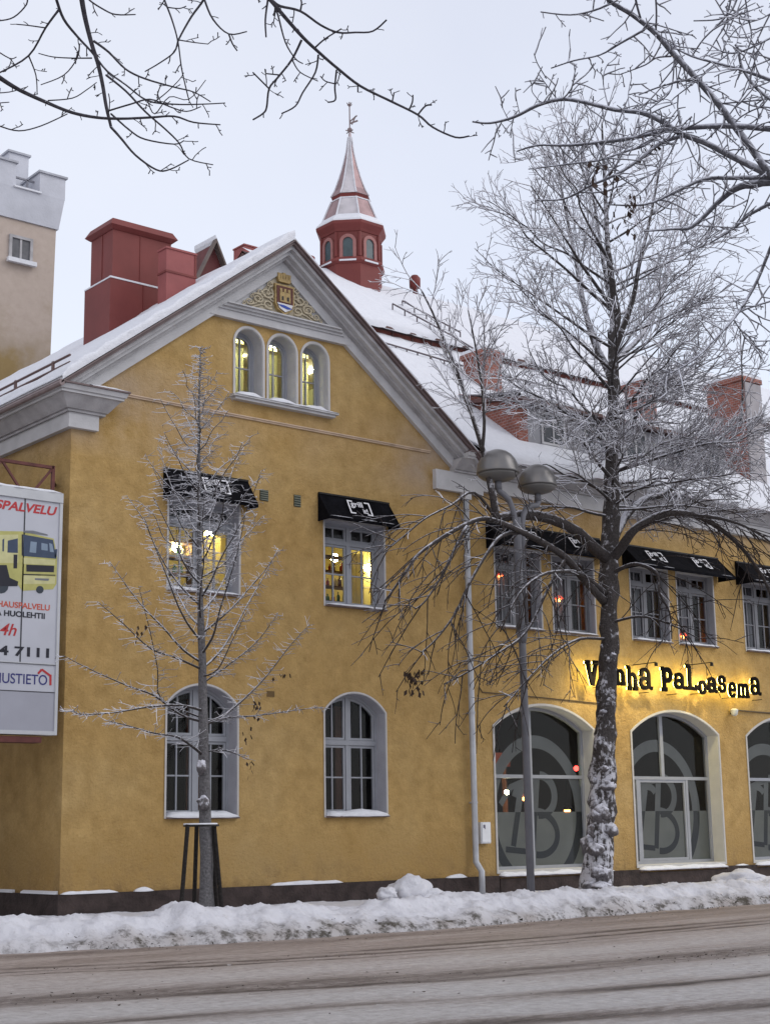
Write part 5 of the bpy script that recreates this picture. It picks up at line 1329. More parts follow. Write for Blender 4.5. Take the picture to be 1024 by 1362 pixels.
# ================================================================== STREET LAMP
def street_lamp():
    Y = -3.2; base = atY(706, 1188, Y); mpx = (base-CAM).dot(_fw)/F_PX
    T = empty('street_lamp', 'grey street lamp with two shiny dome heads on curved arms', 'street lamp')
    top = atY(690, 686, Y)
    def pt(px, py): return atY(px, py, Y)
    x = base.x; zz = lambda py: atY(700, py, Y).z
    one('pole', POLE, T, lambda b: b.tube([(x, Y, -.1), (x, Y, zz(850)), (x, Y, zz(845)), (x, Y, zz(690))], [5.3*mpx, 5.0*mpx, 4.3*mpx, 4.0*mpx], 16), True)
    one('pole_collar', POLE, T, lambda b: b.lathe([(5.4*mpx, zz(856)), (7.4*mpx, zz(846)), (7.4*mpx, zz(836)), (5.*mpx, zz(828))], (x, Y, 0), 16), True)
    head = mat('lamp_head_shell', (.17, .163, .16), .30, .12, 3., 0, 10, .45); bowl = mat('lamp_bowl', (.12, .115, .11), .35, .1, 3.)
    k_ = 1/math.cos(YAW)*.98
    for (hx, hy, r, pts) in ((661.5, 632, 29.5, ((686, 836), (684, 700), (683, 682), (677, 668), (668, 662), (662, 659), (661, 652))),
                             (722, 640, 27.5, ((697, 836), (697, 700), (698, 686), (704, 675), (713, 671), (720, 670), (723, 664), (723, 658)))):
        def off(px, py):
            dx = (px-690-(py-690)*.032*0)/1.0; base_px = 690+(py-690)*.0323
            return (x+(px-base_px)*mpx*k_ if py > 690 else x+(px-690)*mpx*k_, Y-.0, zz(py))
        P = [off(686+(py-690)*.0323 if (py > 690 and hx < 690) else (696+(py-690)*.0323 if py > 690 else px), py) for px, py in pts]
        one('arm', POLE, T, lambda b: b.tube(P, 4.2*mpx, 12), True)
        c = (x+(hx-690)*mpx*k_, Y, zz(hy)); R0 = r*mpx
        h = one('lamp_head', head, T, lambda b: b.lathe([(R0*.02, R0*.98), (R0*.25, R0*.95), (R0*.48, R0*.86), (R0*.68, R0*.71), (R0*.84, R0*.50), (R0*.95, R0*.25), (R0*.99, R0*.0), (R0*1.01, -R0*.12), (R0*1.01, -R0*.18), (R0*.96, -R0*.19)], c, 36), True)
        one('bowl', bowl, h, lambda b: b.lathe([(R0*.95, -R0*.20), (R0*.92, -R0*.30), (R0*.72, -R0*.45), (R0*.4, -R0*.55), (R0*.2, -R0*.58)], c, 36), True)
        one('neck', POLE, h, lambda b: b.lathe([(R0*.16, -R0*.5), (R0*.18, -R0*.95)], c, 14), True)
street_lamp()

# ================================================================== TREES
class Twigs:
    """many thin three-sided tapered tubes in one mesh"""
    def __init__(s): s.v = []; s.f = []
    def tube(s, pts, r0, r1, n=3):
        o = len(s.v); m_ = len(pts)
        d = pts[-1]-pts[0]; d.normalize()
        u = d.cross(Vector((.3, .2, .93))); u.normalize(); w = d.cross(u)
        cs = [(math.cos(2*math.pi*k/n), math.sin(2*math.pi*k/n)) for k in range(n)]
        for i, p in enumerate(pts):
            r = r0+(r1-r0)*i/(m_-1)
            for c, q in cs: s.v.append((p.x+r*(u.x*c+w.x*q), p.y+r*(u.y*c+w.y*q), p.z+r*(u.z*c+w.z*q)))
        for i in range(m_-1):
            for k in range(n):
                a = o+i*n+k; b = o+i*n+(k+1) % n
                s.f.append((a, b, b+n, a+n))
    def build(s, name, mt, parent):
        me = D.meshes.new(name); me.from_pydata(s.v, [], s.f); me.materials.append(mt)
        me.polygons.foreach_set('use_smooth', [True]*len(me.polygons)); me.update()
        o = D.objects.new(name, me); COL.objects.link(o); o.parent = parent; return o
def rdir(rr):
    while True:
        v = Vector((rr.uniform(-1, 1), rr.uniform(-1, 1), rr.uniform(-1, 1)))
        if .05 < v.length < 1: return v.normalized()
def curve(p, d, L, nseg, wob, trop, rr):
    pts = [p.copy()]; d = d.normalized(); q = p.copy()
    for i in range(nseg):
        d = (d+rdir(rr)*wob+trop*(L/nseg)).normalized(); q = q+d*(L/nseg); pts.append(q.copy())
    return pts
def along(pts, t):
    n = len(pts)-1; f = min(max(t, 0), .9999)*n; i = int(f); return pts[i].lerp(pts[i+1], f-i), (pts[i+1]-pts[i]).normalized()
def plen(pts): return sum((pts[i+1]-pts[i]).length for i in range(len(pts)-1))
def side_dir(d, rr, ang, flat=0.):
    r_ = rdir(rr); r_.z *= (1-flat); u = d.cross(r_)
    if u.length < .05: u = d.cross(Vector((0, 0, 1)))+Vector((.1, 0, 0))
    u.normalize(); return d*math.cos(ang)+u*math.sin(ang)
def near_lamp(p):
    d = p-CAM; z = d.dot(_fw); x, y = 512+F_PX*d.dot(_rt)/z, 681-F_PX*d.dot(_up)/z
    return p.y < -2.4 and 618 < x < 765 and 590 < y < 672
def sprout(tw, pts, levels, rr, start=.15, trop=Vector((0, 0, 0)), flat=0.):
    """levels: list of (spacing, length, angle lo, hi, radius, nseg, wobble)"""
    if not levels: return
    sp, L0, a0, a1, rad, ns, wob = levels[0]
    L = plen(pts); n = max(1, int(L*(1-start)/sp))
    for i in range(n):
        t = start+(1-start)*(i+rr.random())/n
        p, d = along(pts, t)
        l = L0*rr.uniform(.45, 1.15)*(1-.55*t)
        if near_lamp(p): continue
        sd_ = side_dir(d, rr, R(rr.uniform(a0, a1)))
        if flat: sd_.z *= 1-flat; sd_.normalize()
        c = curve(p, sd_, l, ns, wob, trop, rr)
        tw.tube(c, rad, rad*.6)
        sprout(tw, c, levels[1:], rr, .12, trop)
def limb_mesh(name, pts, r0, r1, mt, parent, n=8, jit=.12):
    # smooth the polyline by Catmull-Rom before sweeping
    P = []; m_ = len(pts)
    for i in range(m_-1):
        a, b, c, d = pts[max(i-1, 0)], pts[i], pts[i+1], pts[min(i+2, m_-1)]
        for k in range(4):
            t = k/4; P.append(.5*((2*b)+(c-a)*t+(2*a-5*b+4*c-d)*t*t+(3*b-a-3*c+d)*t*t*t))
    P.append(pts[-1]); N_ = len(P)
    rs = [r0+(r1-r0)*(i/(N_-1))**.8 for i in range(N_)] if not isinstance(r0, list) else [r0[min(len(r0)-1, int(i/4))]+(r0[min(len(r0)-1, int(i/4)+1)]-r0[min(len(r0)-1, int(i/4))])*((i % 4)/4) for i in range(N_)]
    b = MB(); b.tube(P, rs, n, True, jit); o = b.build(name, mt, parent, True)
    return o, P
def snow_lumps(name, parent, spots, mt):
    import bmesh
    for (c, r, sq, sd_) in spots:
        bm = bmesh.new(); bmesh.ops.create_icosphere(bm, subdivisions=3, radius=1); V = []
        for v in bm.verts:
            q = v.co.copy(); k = 1+.35*noise.noise(q*1.6+Vector((sd_, 0, 0)))+.18*noise.noise(q*4+Vector((sd_, 4, 0)))
            V.append((c[0]+q.x*r*k, c[1]+q.y*r*k, c[2]+q.z*r*k*sq))
        b = MB(); b.add(V, [tuple(v.index for v in f.verts) for f in bm.faces]); bm.free(); b.build(name, mt, parent, True)
def leaf_bunch(parent, c, n, s, rr):
    b = MB()
    for i in range(n):
        p = Vector(c)+Vector((rr.gauss(0, s*.35), rr.gauss(0, s*.35), -abs(rr.gauss(0, s*.8))))
        a = rdir(rr)*s*.16; d_ = Vector((rr.gauss(0, .3), rr.gauss(0, .3), -1))*s*.46
        b.add([p, p+a+d_*.5, p+d_, p-a+d_*.5, p+d_*.5+rdir(rr)*s*.08], [(0, 1, 4), (1, 2, 4), (2, 3, 4), (3, 0, 4)])
    b.build('dry_leaves', mat('dry_leaf', (.04, .024, .017), .8, .4, 20.), parent)

# ---------------- the big frosty street tree
def big_tree():
    rr = random.Random(11)
    T = empty('street_tree', 'big bare frosty tree with snow lumps on its trunk before the shop windows', 'tree')
    Y = -2.5; mpx = (atY(795, 1100, Y)-CAM).dot(_fw)/F_PX
    def q(px, py, dy=0.): return atY(px, py, Y+dy)
    tr = [q(*p) for p in ((793, 1205), (794, 1170), (797, 1130), (799, 1090), (801, 1045), (804, 1000), (806, 950), (808, 900), (809, 850), (810, 800), (811, 755), (812, 700), (813, 650), (814, 600), (815, 540), (815, 490), (815, 440))]
    rp = [21, 19, 16.5, 16.5, 17, 15, 13.8, 12.8, 12, 11.8, 13, 10.2, 9.6, 9, 8.2, 7.4, 6.8]
    limb_mesh('trunk', tr, [r*mpx for r in rp], 0, BARK, T, 20, .55)
    lumps = []
    lumpm = frosty('trunk_snow', (.13, .12, .125), (.60, .60, .66), .0, .75, 1., 12., .6)
    for i in range(26):         # snow that stuck to the bark, thickest near the ground
        u = rr.random()**1.5; py = 1188-u*330; t_ = (1205-py)/ (1205-440)*16
        j = min(range(len(tr)), key=lambda k_: abs(tr[k_].z-q(800, py).z)); c0 = tr[j]; r_t = rp[j]*mpx
        a_ = R(-130+rr.gauss(0, 62)); z_ = q(800, py).z
        rr_ = rr.uniform(4., 11.)*mpx*(1.25-.8*u)
        lumps.append(((c0.x+math.cos(a_)*r_t*.84, c0.y+math.sin(a_)*r_t*.84, z_), rr_, rr.uniform(.7, 1.5), i*3.7))
    for px, py, r, sq in ((808, 1046, 13, .75), (792, 1130, 13, .8), (797, 1180, 17, .5)):
        c = q(px, py, -.17); lumps.append((c, r*mpx*.85, sq, px))
    snow_lumps('snow_clump', T, lumps, lumpm)
    limbs = []
    def L(pts, r0, r1):
        P = [q(*p) for p in pts]; o, S_ = limb_mesh('branch', P, r0*mpx, r1*mpx, LIMBL if len(limbs) in (5, 8, 9, 10, 11, 12, 13, 14, 16, 18, 19, 20, 21) else LIMB, T, 8, .15); limbs.append((S_, r0)); return S_
    # leaders
    L([(815, 445, 0), (820, 420, -.1), (814, 380, -.2), (808, 330, -.2), (805, 270, -.1), (802, 210, 0), (800, 160, 0)], 7.5, 1.2)
    L([(814, 505, 0), (802, 480, .2), (788, 450, .4), (776, 405, .6), (768, 360, .8), (758, 310, 1.), (748, 260, 1.1), (742, 225, 1.2)], 6.5, 1.2)
    L([(815, 470, 0), (830, 430, -.3), (842, 395, -.5), (850, 350, -.7), (862, 300, -.8), (872, 250, -.9), (880, 205, -1)], 5.5, 1.)
    L([(815, 450, 0), (812, 400, .3), (802, 350, .5), (795, 300, .7), (786, 250, .8), (775, 200, .9)], 4.5, 1.)
    L([(815, 480, 0), (850, 450, .5), (868, 415, .8), (885, 370, 1.), (900, 310, 1.2), (925, 260, 1.3)], 5, 1.)
    # low, heavy limbs
    A = L([(806, 742, 0), (788, 727, -.15), (768, 708, -.3), (742, 694, -.4), (712, 686, -.5), (680, 686, -.6), (660, 690, -.65)], 9, 6)
    L([(660, 691, -.65), (657, 670, -.7), (651, 640, -.7), (645, 610, -.65), (634, 572, -.6), (620, 530, -.5), (606, 490, -.4), (590, 450, -.3), (575, 415, -.2), (560, 385, -.1)], 5.5, 1.)
    L([(641, 600, -.65), (644, 560, -.8), (640, 510, -.9), (632, 460, -1.), (622, 410, -1.)], 2.6, .8)
    Bm = L([(803, 800, 0), (780, 775, -.4), (752, 742, -.8), (722, 722, -1.), (690, 706, -1.2), (662, 694, -1.3), (640, 690, -1.3), (612, 701, -1.4), (580, 720, -1.4), (556, 738, -1.4), (540, 760, -1.4), (512, 800, -1.4)], 6, 1.2)
    L([(700, 708, -1.15), (668, 712, -1.2), (645, 740, -1.3), (622, 780, -1.4), (606, 815, -1.4), (580, 850, -1.4), (560, 868, -1.4)], 3., .8)
    L([(752, 742, -.8), (730, 780, -.9), (700, 840, -1.), (660, 870, -1.1), (620, 895, -1.1), (590, 910, -1.)], 2.6, .7)
    L([(620, 700, -1.4), (600, 740, -1.5), (585, 770, -1.5), (565, 800, -1.5), (552, 810, -1.5)], 2.4, .7)
    L([(660, 690, -.65), (630, 655, -.7), (600, 672, -.8), (565, 690, -.9), (535, 715, -.9), (510, 735, -.9)], 2.2, .6)
    C = L([(811, 748, 0), (826, 728, -.3), (842, 706, -.6), (866, 690, -.8), (893, 682, -1.), (925, 686, -1.1), (955, 702, -1.2), (985, 728, -1.2), (1015, 770, -1.2), (1035, 820, -1.2)], 8.5, 1.4)
    L([(925, 686, -1.1), (960, 690, -1.4), (1000, 705, -1.6), (1050, 740, -1.8)], 3.5, 1.)
    Dm = L([(810, 735, 0), (820, 708, .2), (834, 684, .4), (856, 664, .5), (880, 658, .5), (905, 640, .4), (930, 612, .3), (958, 582, .2), (985, 562, .1), (1015, 552, 0)], 8, 1.6)
    L([(880, 659, .5), (915, 664, .6), (950, 680, .7), (985, 705, .8), (1010, 740, .8)], 4., 1.)
    L([(985, 562, .1), (987, 520, .1), (985, 470, 0), (983, 430, 0)], 2.2, .7)
    L([(809, 765, 0), (838, 751, -.5), (858, 753, -.8), (874, 764, -1.), (877, 790, -1.1), (890, 815, -1.1), (893, 850, -1.1)], 3.6, .8)
    L([(806, 790, 0), (775, 765, -.6), (750, 760, -1.1), (720, 765, -1.5), (690, 790, -1.7), (665, 840, -1.7)], 4., .8)
    L([(804, 850, 0), (770, 850, -.5), (735, 870, -.9), (700, 905, -1.1), (670, 940, -1.2)], 2.4, .7)
    L([(806, 830, 0), (850, 820, -.6), (890, 830, -1.), (930, 850, -1.2)], 2.4, .7)
    # the crown: limbs leave the trunk all round and sweep up and out
    spec = [(610, -60, 225, 40), (585, 55, 235, 60), (560, -170, 215, 60), (555, 150, 160, 40), (535, -30, 180, 70), (520, 20, 200, 80), (505, -150, 205, 85), (490, 60, 150, 90), (470, -75, 150, 80), (460, 10, 190, 95), (445, 170, 190, 90),
            (430, -20, 130, 90), (410, 40, 150, 100), (395, 185, 170, 95), (380, -40, 120, 90), (365, 150, 150, 90), (350, 0, 120, 90), (335, -160, 130, 90), (315, 60, 90, 80), (300, 175, 110, 85), (285, 5, 100, 80), (265, -120, 70, 70), (250, 160, 80, 70), (235, 20, 75, 70), (215, 180, 55, 60), (195, 0, 50, 55),
            (655, -95, 150, 10), (640, -60, 200, 20), (630, -120, 190, 25), (615, -85, 170, 35), (600, -45, 210, 45), (590, -135, 200, 40), (575, -95, 160, 55), (560, -70, 190, 60), (545, -110, 190, 65), (530, -50, 180, 70), (515, -95, 150, 75), (500, -130, 170, 80), (480, -80, 140, 85), (460, -100, 140, 85),
            (650, -150, 220, 5), (620, -165, 240, 20), (595, -20, 220, 40), (655, -10, 230, -5), (575, -175, 240, 45), (550, -5, 210, 60), (475, -165, 190, 90), (440, -30, 170, 95), (400, -170, 180, 95), (370, -10, 150, 95), (340, -150, 140, 90), (310, -40, 120, 85), (280, -170, 110, 80),
            (640, 185, 210, 15), (625, 5, 230, 25), (600, 200, 190, 30), (660, -20, 200, 0), (645, 30, 170, 10), (670, 170, 200, -10)]
    for (py, az, ln, rise) in spec:
        a = R(az+rr.uniform(-18, 18)); ln *= rr.uniform(.85, 1.08)*(1.28 if py < 420 else 1.)
        px0 = 814 if py > 440 else 805+(py-160)*.03
        p0 = q(px0, py+ (18 if py > 440 else 12)); dx, dyy = math.cos(a), math.sin(a)
        P = [p0]
        for i in range(1, 7):
            t = i/6; hor = ln*mpx*(t**.9); zr = rise*mpx*(t*1.15-.15*t*t)+ (8*mpx*math.sin(t*3) if py > 550 else 0)
            P.append(p0+Vector((dx*hor*1.15, dyy*hor*1.0, zr))+Vector((rr.gauss(0, .06), rr.gauss(0, .06), rr.gauss(0, .05)))*t)
        o, S_ = limb_mesh('branch', P, max(1.5, ln/72)*mpx, .5*mpx, LIMB, T, 7, .1); limbs.append((S_, ln/52))
    tw = Twigs(); td = Twigs(); up = Vector((0, 0, .22)); dn = Vector((0, 0, -.35))
    for k, (S_, r0) in enumerate(limbs):
        low = 5 <= k <= 21 and k not in (6, 7, 15, 17)
        tr_ = dn if low else up
        dz_ = 1.22 if S_[0].z > 9.2 else .98
        lv = [(.19*dz_, 1.75, 22, 48, .0135, 7, .11), (.135*dz_, .72, 24, 52, .0095, 4, .15), (.12*dz_, .27, 28, 58, .0078, 2, .2)]
        if low: lv = [(.18, 1.2, 25, 60, .0135, 5, .17), (.14, .5, 30, 65, .0105, 3, .2), (.13, .22, 30, 65, .009, 2, .2)]
        if low:
            sprout(td, S_, [(.20, 2.3, 20, 55, .0125, 10, .075), (.34, .75, 20, 45, .0085, 5, .10), (.6, .2, 30, 60, .0065, 2, .2)], rr, .15, Vector((0, 0, -.42)))
            sprout(tw, S_, [(.8, .5, 25, 60, .009, 4, .17), (.2, .22, 30, 65, .0075, 2, .2)], rr, .3, up)
        else: sprout(tw, S_, lv, rr, .18, tr_)
    stuff(tw.build('twigs', TWIG, T)); stuff(td.build('twigs', TWIGN, T))
    for px, py, n, s in ((548, 893, 34, .22), (556, 888, 14, .16)): leaf_bunch(T, q(px, py, -1.1), n, s, rr)
big_tree()

# ---------------- the young tree with its stakes
def sapling():
    rr = random.Random(5)
    T = empty('young_tree', 'slender young tree with frosted horizontal twigs, tied between dark stakes', 'tree')
    Y = -2.6; mpx = (atY(275, 1100, Y)-CAM).dot(_fw)/F_PX
    def q(px, py, dy=0.): return atY(px, py, Y+dy)
    tr = [q(*p) for p in ((275, 1222), (275, 1180), (274, 1120), (273, 1070), (272, 1020), (271, 970), (270, 900), (268, 840), (266, 780), (265, 720), (265, 660), (265, 600), (265, 540), (266, 490), (267, 462))]
    rp = [11.5, 9.5, 8, 7.8, 7.4, 6.8, 5.8, 4.8, 4., 3.2, 2.5, 1.9, 1.4, 1., .6]
    barkp = frosty('young_bark', (.13, .125, .13), (.58, .58, .62), .5, 1., .85, 8., .5)
    limb_mesh('trunk', tr, [r*mpx for r in rp], 0, barkp, T, 12, .2)
    snow_lumps('snow_clump', T, [(q(271, 1068, -.08), .09, 1.2, 3), (q(268, 1020, -.08), .07, 1.5, 5)], lump_m)
    limbs = []
    def L(pts, r0, r1=.5):
        P = [q(*p) for p in pts]; o, S_ = limb_mesh('branch', P, r0*.72*mpx, r1*.8*mpx, LIMBL, T, 6, .1); limbs.append(S_)
    L([(271, 1005, 0), (255, 992, -.1), (235, 980, -.2), (205, 975, -.3), (170, 965, -.4), (140, 958, -.5)], 3.2)
    L([(270, 945, 0), (240, 938, -.2), (200, 940, -.3), (150, 948, -.4), (108, 950, -.5), (98, 944, -.5)], 3.)
    L([(270, 960, 0), (240, 950, .1), (205, 925, .2), (170, 912, .3), (120, 890, .4), (85, 872, .4)], 3.)
    L([(271, 965, 0), (300, 955, -.1), (340, 952, -.2), (390, 945, -.3), (430, 940, -.3)], 2.8)
    L([(271, 962, 0), (300, 950, .2), (335, 920, .3), (358, 895, .4), (385, 860, .5), (412, 830, .5)], 2.8)
    L([(268, 890, 0), (235, 875, -.1), (200, 862, -.2), (165, 830, -.2), (130, 800, -.2)], 2.5)
    L([(270, 955, .1), (215, 930, .4), (210, 890, .5), (200, 840, .5), (185, 780, .5)], 2.)
    L([(272, 1000, 0), (300, 998, -.2), (330, 1010, -.4)], 1.8)
    L([(268, 900, 0), (290, 890, -.3), (310, 850, -.4), (330, 810, -.4)], 2.)
    L([(268, 910, 0), (310, 880, .2), (345, 850, .3), (370, 815, .3)], 2.)
    for i in range(42):
        t = i/41; py = 890-(890-505)*t; az = R(i*137.5+rr.uniform(-15, 15))
        ln = (150*(1-t)**.75+22)*rr.uniform(.8, 1.05); rise = ln*rr.uniform(.75, 1.15)
        ln *= .72
        p0 = q(268-3*t, py); P = [p0]
        for k in range(1, 6):
            u = k/5; P.append(p0+Vector((math.cos(az)*ln*mpx*u*1.1, math.sin(az)*ln*mpx*u, rise*mpx*(u**1.25)))+Vector((rr.gauss(0, .02), rr.gauss(0, .02), rr.gauss(0, .02))))
        o, S_ = limb_mesh('branch', P, (1.5*(1-t)+.6)*mpx, .4*mpx, LIMB, T, 6, .1); limbs.append(S_)
    tw = Twigs()
    top = tr[9:]
    for S_ in limbs: sprout(tw, S_, [(.040, .40, 45, 85, .0058, 4, .13), (.14, .15, 35, 60, .0050, 2, .2)], rr, .12, Vector((0, 0, .06)), flat=.85)
    sprout(tw, top, [(.022, .40, 60, 88, .0078, 3, .10), (.10, .13, 35, 60, .0065, 2, .1)], rr, .05, Vector((0, 0, .06)), flat=.85)
    stuff(tw.build('twigs', TWIG, T))
    for px, py in ((192, 830), (338, 935), (330, 965), (345, 925), (375, 890), (331, 1010)): leaf_bunch(T, q(px, py, -.2), 6, .16, rr)
    # stakes
    G = empty('tree_stakes', 'four dark wooden stakes joined by a ring round the young tree', 'tree stakes')
    sm = frosty('dark_stake', (.022, .019, .018), (.6, .6, .65), .8, 1.1, .8, 20., .3)
    base = tr[0]
    for (b0, b1, dy) in (((240, 1215), (250, 1097), -.18), ((258, 1213), (262, 1097), .2), ((296, 1212), (285, 1098), -.1), ((289, 1208), (281, 1097), .25)):
        a_ = q(b0[0], b0[1]+6, dy*1.8); c_ = q(b1[0], b1[1], dy)
        one('stake', sm, G, lambda b: b.tube([a_, c_], .032, 8))
    c_ = q(268, 1098)
    one('tie_ring', BLACKM, G, lambda b: b.tube([(c_.x+.26*math.cos(a*math.pi/10), Y+.22*math.sin(a*math.pi/10), c_.z) for a in range(21)], .018, 6))
    one('ring_snow', SNOW, G, lambda b: b.tube([(c_.x+.26*math.cos(a*math.pi/10), Y+.22*math.sin(a*math.pi/10), c_.z+.02) for a in range(3, 18)], .016, 6))
lump_m = MAT['trunk_snow']
sapling()

# ---------------- boughs of nearer trees that reach into the top of the view
def bough_tree(label, polys, depth, var, trunk_px, seed, spur, fine, mt_l, mt_t, link):
    rr = random.Random(seed)
    T = empty('overhanging_tree', label, 'tree')
    def q(px, py):
        return atD(px, py, depth+var*noise.noise(Vector((px*.004, py*.004, seed))))
    mpx = depth/F_PX; tw = Twigs()
    for (pts, r0, r1) in polys:
        P = [q(*p) for p in pts]
        o, S_ = limb_mesh('branch', P, r0*mpx, r1*mpx, mt_l, T, 7, .18)
        sp_n = max(2, int(plen(S_)/spur[0]))
        for i in range(sp_n):       # short knobbly spurs
            t = (i+rr.random())/sp_n; p, d = along(S_, t); l = spur[1]*rr.uniform(.3, 1.2)
            c = curve(p, side_dir(d, rr, R(rr.uniform(45, 80))), l, 3, .25, Vector((0, 0, .3)), rr)
            tw.tube(c, .6*mpx*rr.uniform(1., 1.4), .75*mpx, 4)
            if l > spur[1]*.6:
                for _ in range(2):
                    pp, dd = along(c, rr.uniform(.4, 1)); tw.tube(curve(pp, side_dir(dd, rr, R(55)), l*.3, 2, .2, Vector(), rr), .6*mpx, .75*mpx, 4)
        if fine: sprout(tw, S_, fine, rr, .2, Vector((0, 0, .05)))
    stuff(tw.build('twigs', mt_t, T))
    # trunk and linking boughs, beyond the edge of the photograph
    tp = atD(*trunk_px, depth); g = [Vector((tp.x, tp.y, -.3)), Vector((tp.x, tp.y, tp.z*.5)), Vector((tp.x, tp.y, tp.z)), Vector((tp.x+.3, tp.y, tp.z+3))]
    limb_mesh('trunk', g, [.30, .26, .22, .15], 0, BARK, T, 16, .3)
    for (a, mid, r0, r1) in link:
        limb_mesh('branch', [tp, q(*mid), q(*a)], r0*mpx, r1*mpx, mt_l, T, 8, .15)
    return T, q
def sc(k, ox, oy, L): return [(ox+x/k, oy+y/k) for x, y in L]
k = 3.103
left = [([(330, -60), (350, 60), (380, 180), (405, 260), (425, 350), (440, 440), (460, 525)], 4.2, 2.2), ([(460, 525), (500, 570), (560, 640), (645, 700), (700, 700), (780, 660)], 2.1, .9),
        ([(-60, 280), (0, 320), (80, 370), (200, 425), (300, 465), (400, 485), (500, 490), (620, 485), (720, 480), (800, 505), (910, 515)], 4., .9),
        ([(220, -60), (235, 0), (265, 80), (320, 150), (380, 215), (440, 290), (520, 350), (610, 415), (720, 430), (830, 430), (930, 425)], 2.4, .8),
        ([(390, 170), (450, 215), (520, 285), (600, 325), (720, 360), (800, 380), (870, 420)], 2., .8), ([(440, 310), (520, 375), (600, 460), (680, 530), (740, 590), (780, 655), (880, 680)], 1.8, .8),
        ([(245, 40), (190, 115), (120, 230), (0, 300), (-60, 320)], 1.8, 1.), ([(120, 230), (150, 310), (155, 390)], 1.2, .7),
        ([(845, -40), (840, 0), (790, 70), (740, 160), (720, 215), (660, 260), (600, 295)], 1.9, .9), ([(670, -40), (680, 0), (710, 80), (735, 170), (750, 280), (770, 370), (780, 410)], 1.5, .8),
        ([(835, -40), (845, 0), (880, 80), (945, 140), (1020, 130)], 1.9, .9), ([(945, 140), (960, 180), (980, 210)], 1.3, 1.), ([(460, 470), (540, 540), (600, 575), (720, 595), (760, 580)], 1.5, .8),
        ([(-40, 500), (0, 520), (80, 540), (170, 520), (280, 470)], 1.2, .9), ([(380, 240), (300, 240), (220, 235), (160, 220)], 1.2, .7), ([(330, 180), (320, 240), (265, 310), (170, 350)], 1.2, .7),
        ([(440, 460), (540, 430), (620, 410), (700, 440), (770, 460), (830, 440)], 1.4, .8), ([(360, -30), (370, 0), (430, 40), (480, 60), (560, 60)], 1.6, .9), ([(115, -20), (110, 20), (60, 70), (0, 85), (-60, 80)], 1.2, .9),
        ([(690, 30), (740, 35), (770, 25)], 1., .7), ([(740, 165), (800, 175), (860, 182)], 1., .7), ([(190, 115), (120, 105), (70, 100)], 1.1, .8), ([(640, 420), (690, 380), (740, 330), (760, 300)], .9, .6),
        ([(200, 415), (300, 405), (360, 370), (400, 340)], 1.1, .7), ([(-50, 385), (40, 380), (110, 360)], 1., .7), ([(-40, 190), (40, 240), (70, 235)], 1., .7), ([(-40, 430), (0, 425), (40, 422)], 1., .7), ([(610, 415), (640, 470), (700, 400), (780, 410), (850, 330)], .9, .6)]
left = [(sc(k, 0, 0, p), a*.95, b*.95) for p, a, b in left]
k = 3.012
mid = [([(120, -60), (180, 0), (230, 60), (310, 150), (380, 215), (450, 275), (540, 345), (660, 405), (770, 460), (830, 510), (920, 550), (975, 545)], 3.1, 1.1), ([(190, 5), (220, 25), (300, 45), (380, 100), (450, 130), (520, 130), (590, 125), (645, 80)], 2.1, 1.1),
       ([(305, 160), (265, 240), (210, 310), (175, 355), (165, 430), (150, 455), (110, 480)], 1.7, 1.1), ([(195, 20), (210, 60), (240, 170), (280, 235), (310, 255)], 1.3, .8), ([(270, 245), (300, 290), (370, 325)], 1., .7),
       ([(372, 220), (360, 290), (310, 370), (280, 425), (225, 455)], 1.5, 1.), ([(445, 280), (438, 350), (440, 400), (410, 410)], 1.4, 1.1), ([(435, 335), (400, 325), (380, 305)], 1., .8), ([(360, 190), (400, 155), (465, 115)], 1.3, .9), ([(170, 0), (160, 80), (163, 150)], 1.4, 1.),
       ([(530, 340), (530, 370)], 1.1, 1.), ([(668, 405), (675, 370)], 1.1, 1.), ([(735, 440), (748, 410), (750, 380)], 1.3, 1.), ([(770, 460), (800, 425), (825, 420)], 1.3, 1.2), ([(175, 355), (140, 320), (110, 290)], 1.1, 1.), ([(215, 300), (165, 295)], 1., .9), ([(300, 45), (305, 10), (295, -20)], 1.4, 1.)]
mid = [(sc(k, 300, 0, p), a, b) for p, a, b in mid]
T1, q1 = bough_tree('dark bare boughs of a near tree hanging into the top left of the view', left+mid, 8.5, .9, (-620, 120), 3, (.13, .085), None,
                    frosty('near_limb', (.052, .048, .056), (.55, .56, .64), .55, 1., .75, 12., .3), frosty('near_twig', (.062, .058, .066), (.58, .6, .68), .35, .95, .8, 14., .3),
                    [((330/3.103, -60/3.103), (-60, -160), 9, 4.2), ((-60/3.103, 280/3.103), (-250, 0), 9, 4), ((220/3.103, -60/3.103), (-100, -220), 6, 2.6), ((340, -20), (150, -260), 7, 3.2)])
k = 2.535
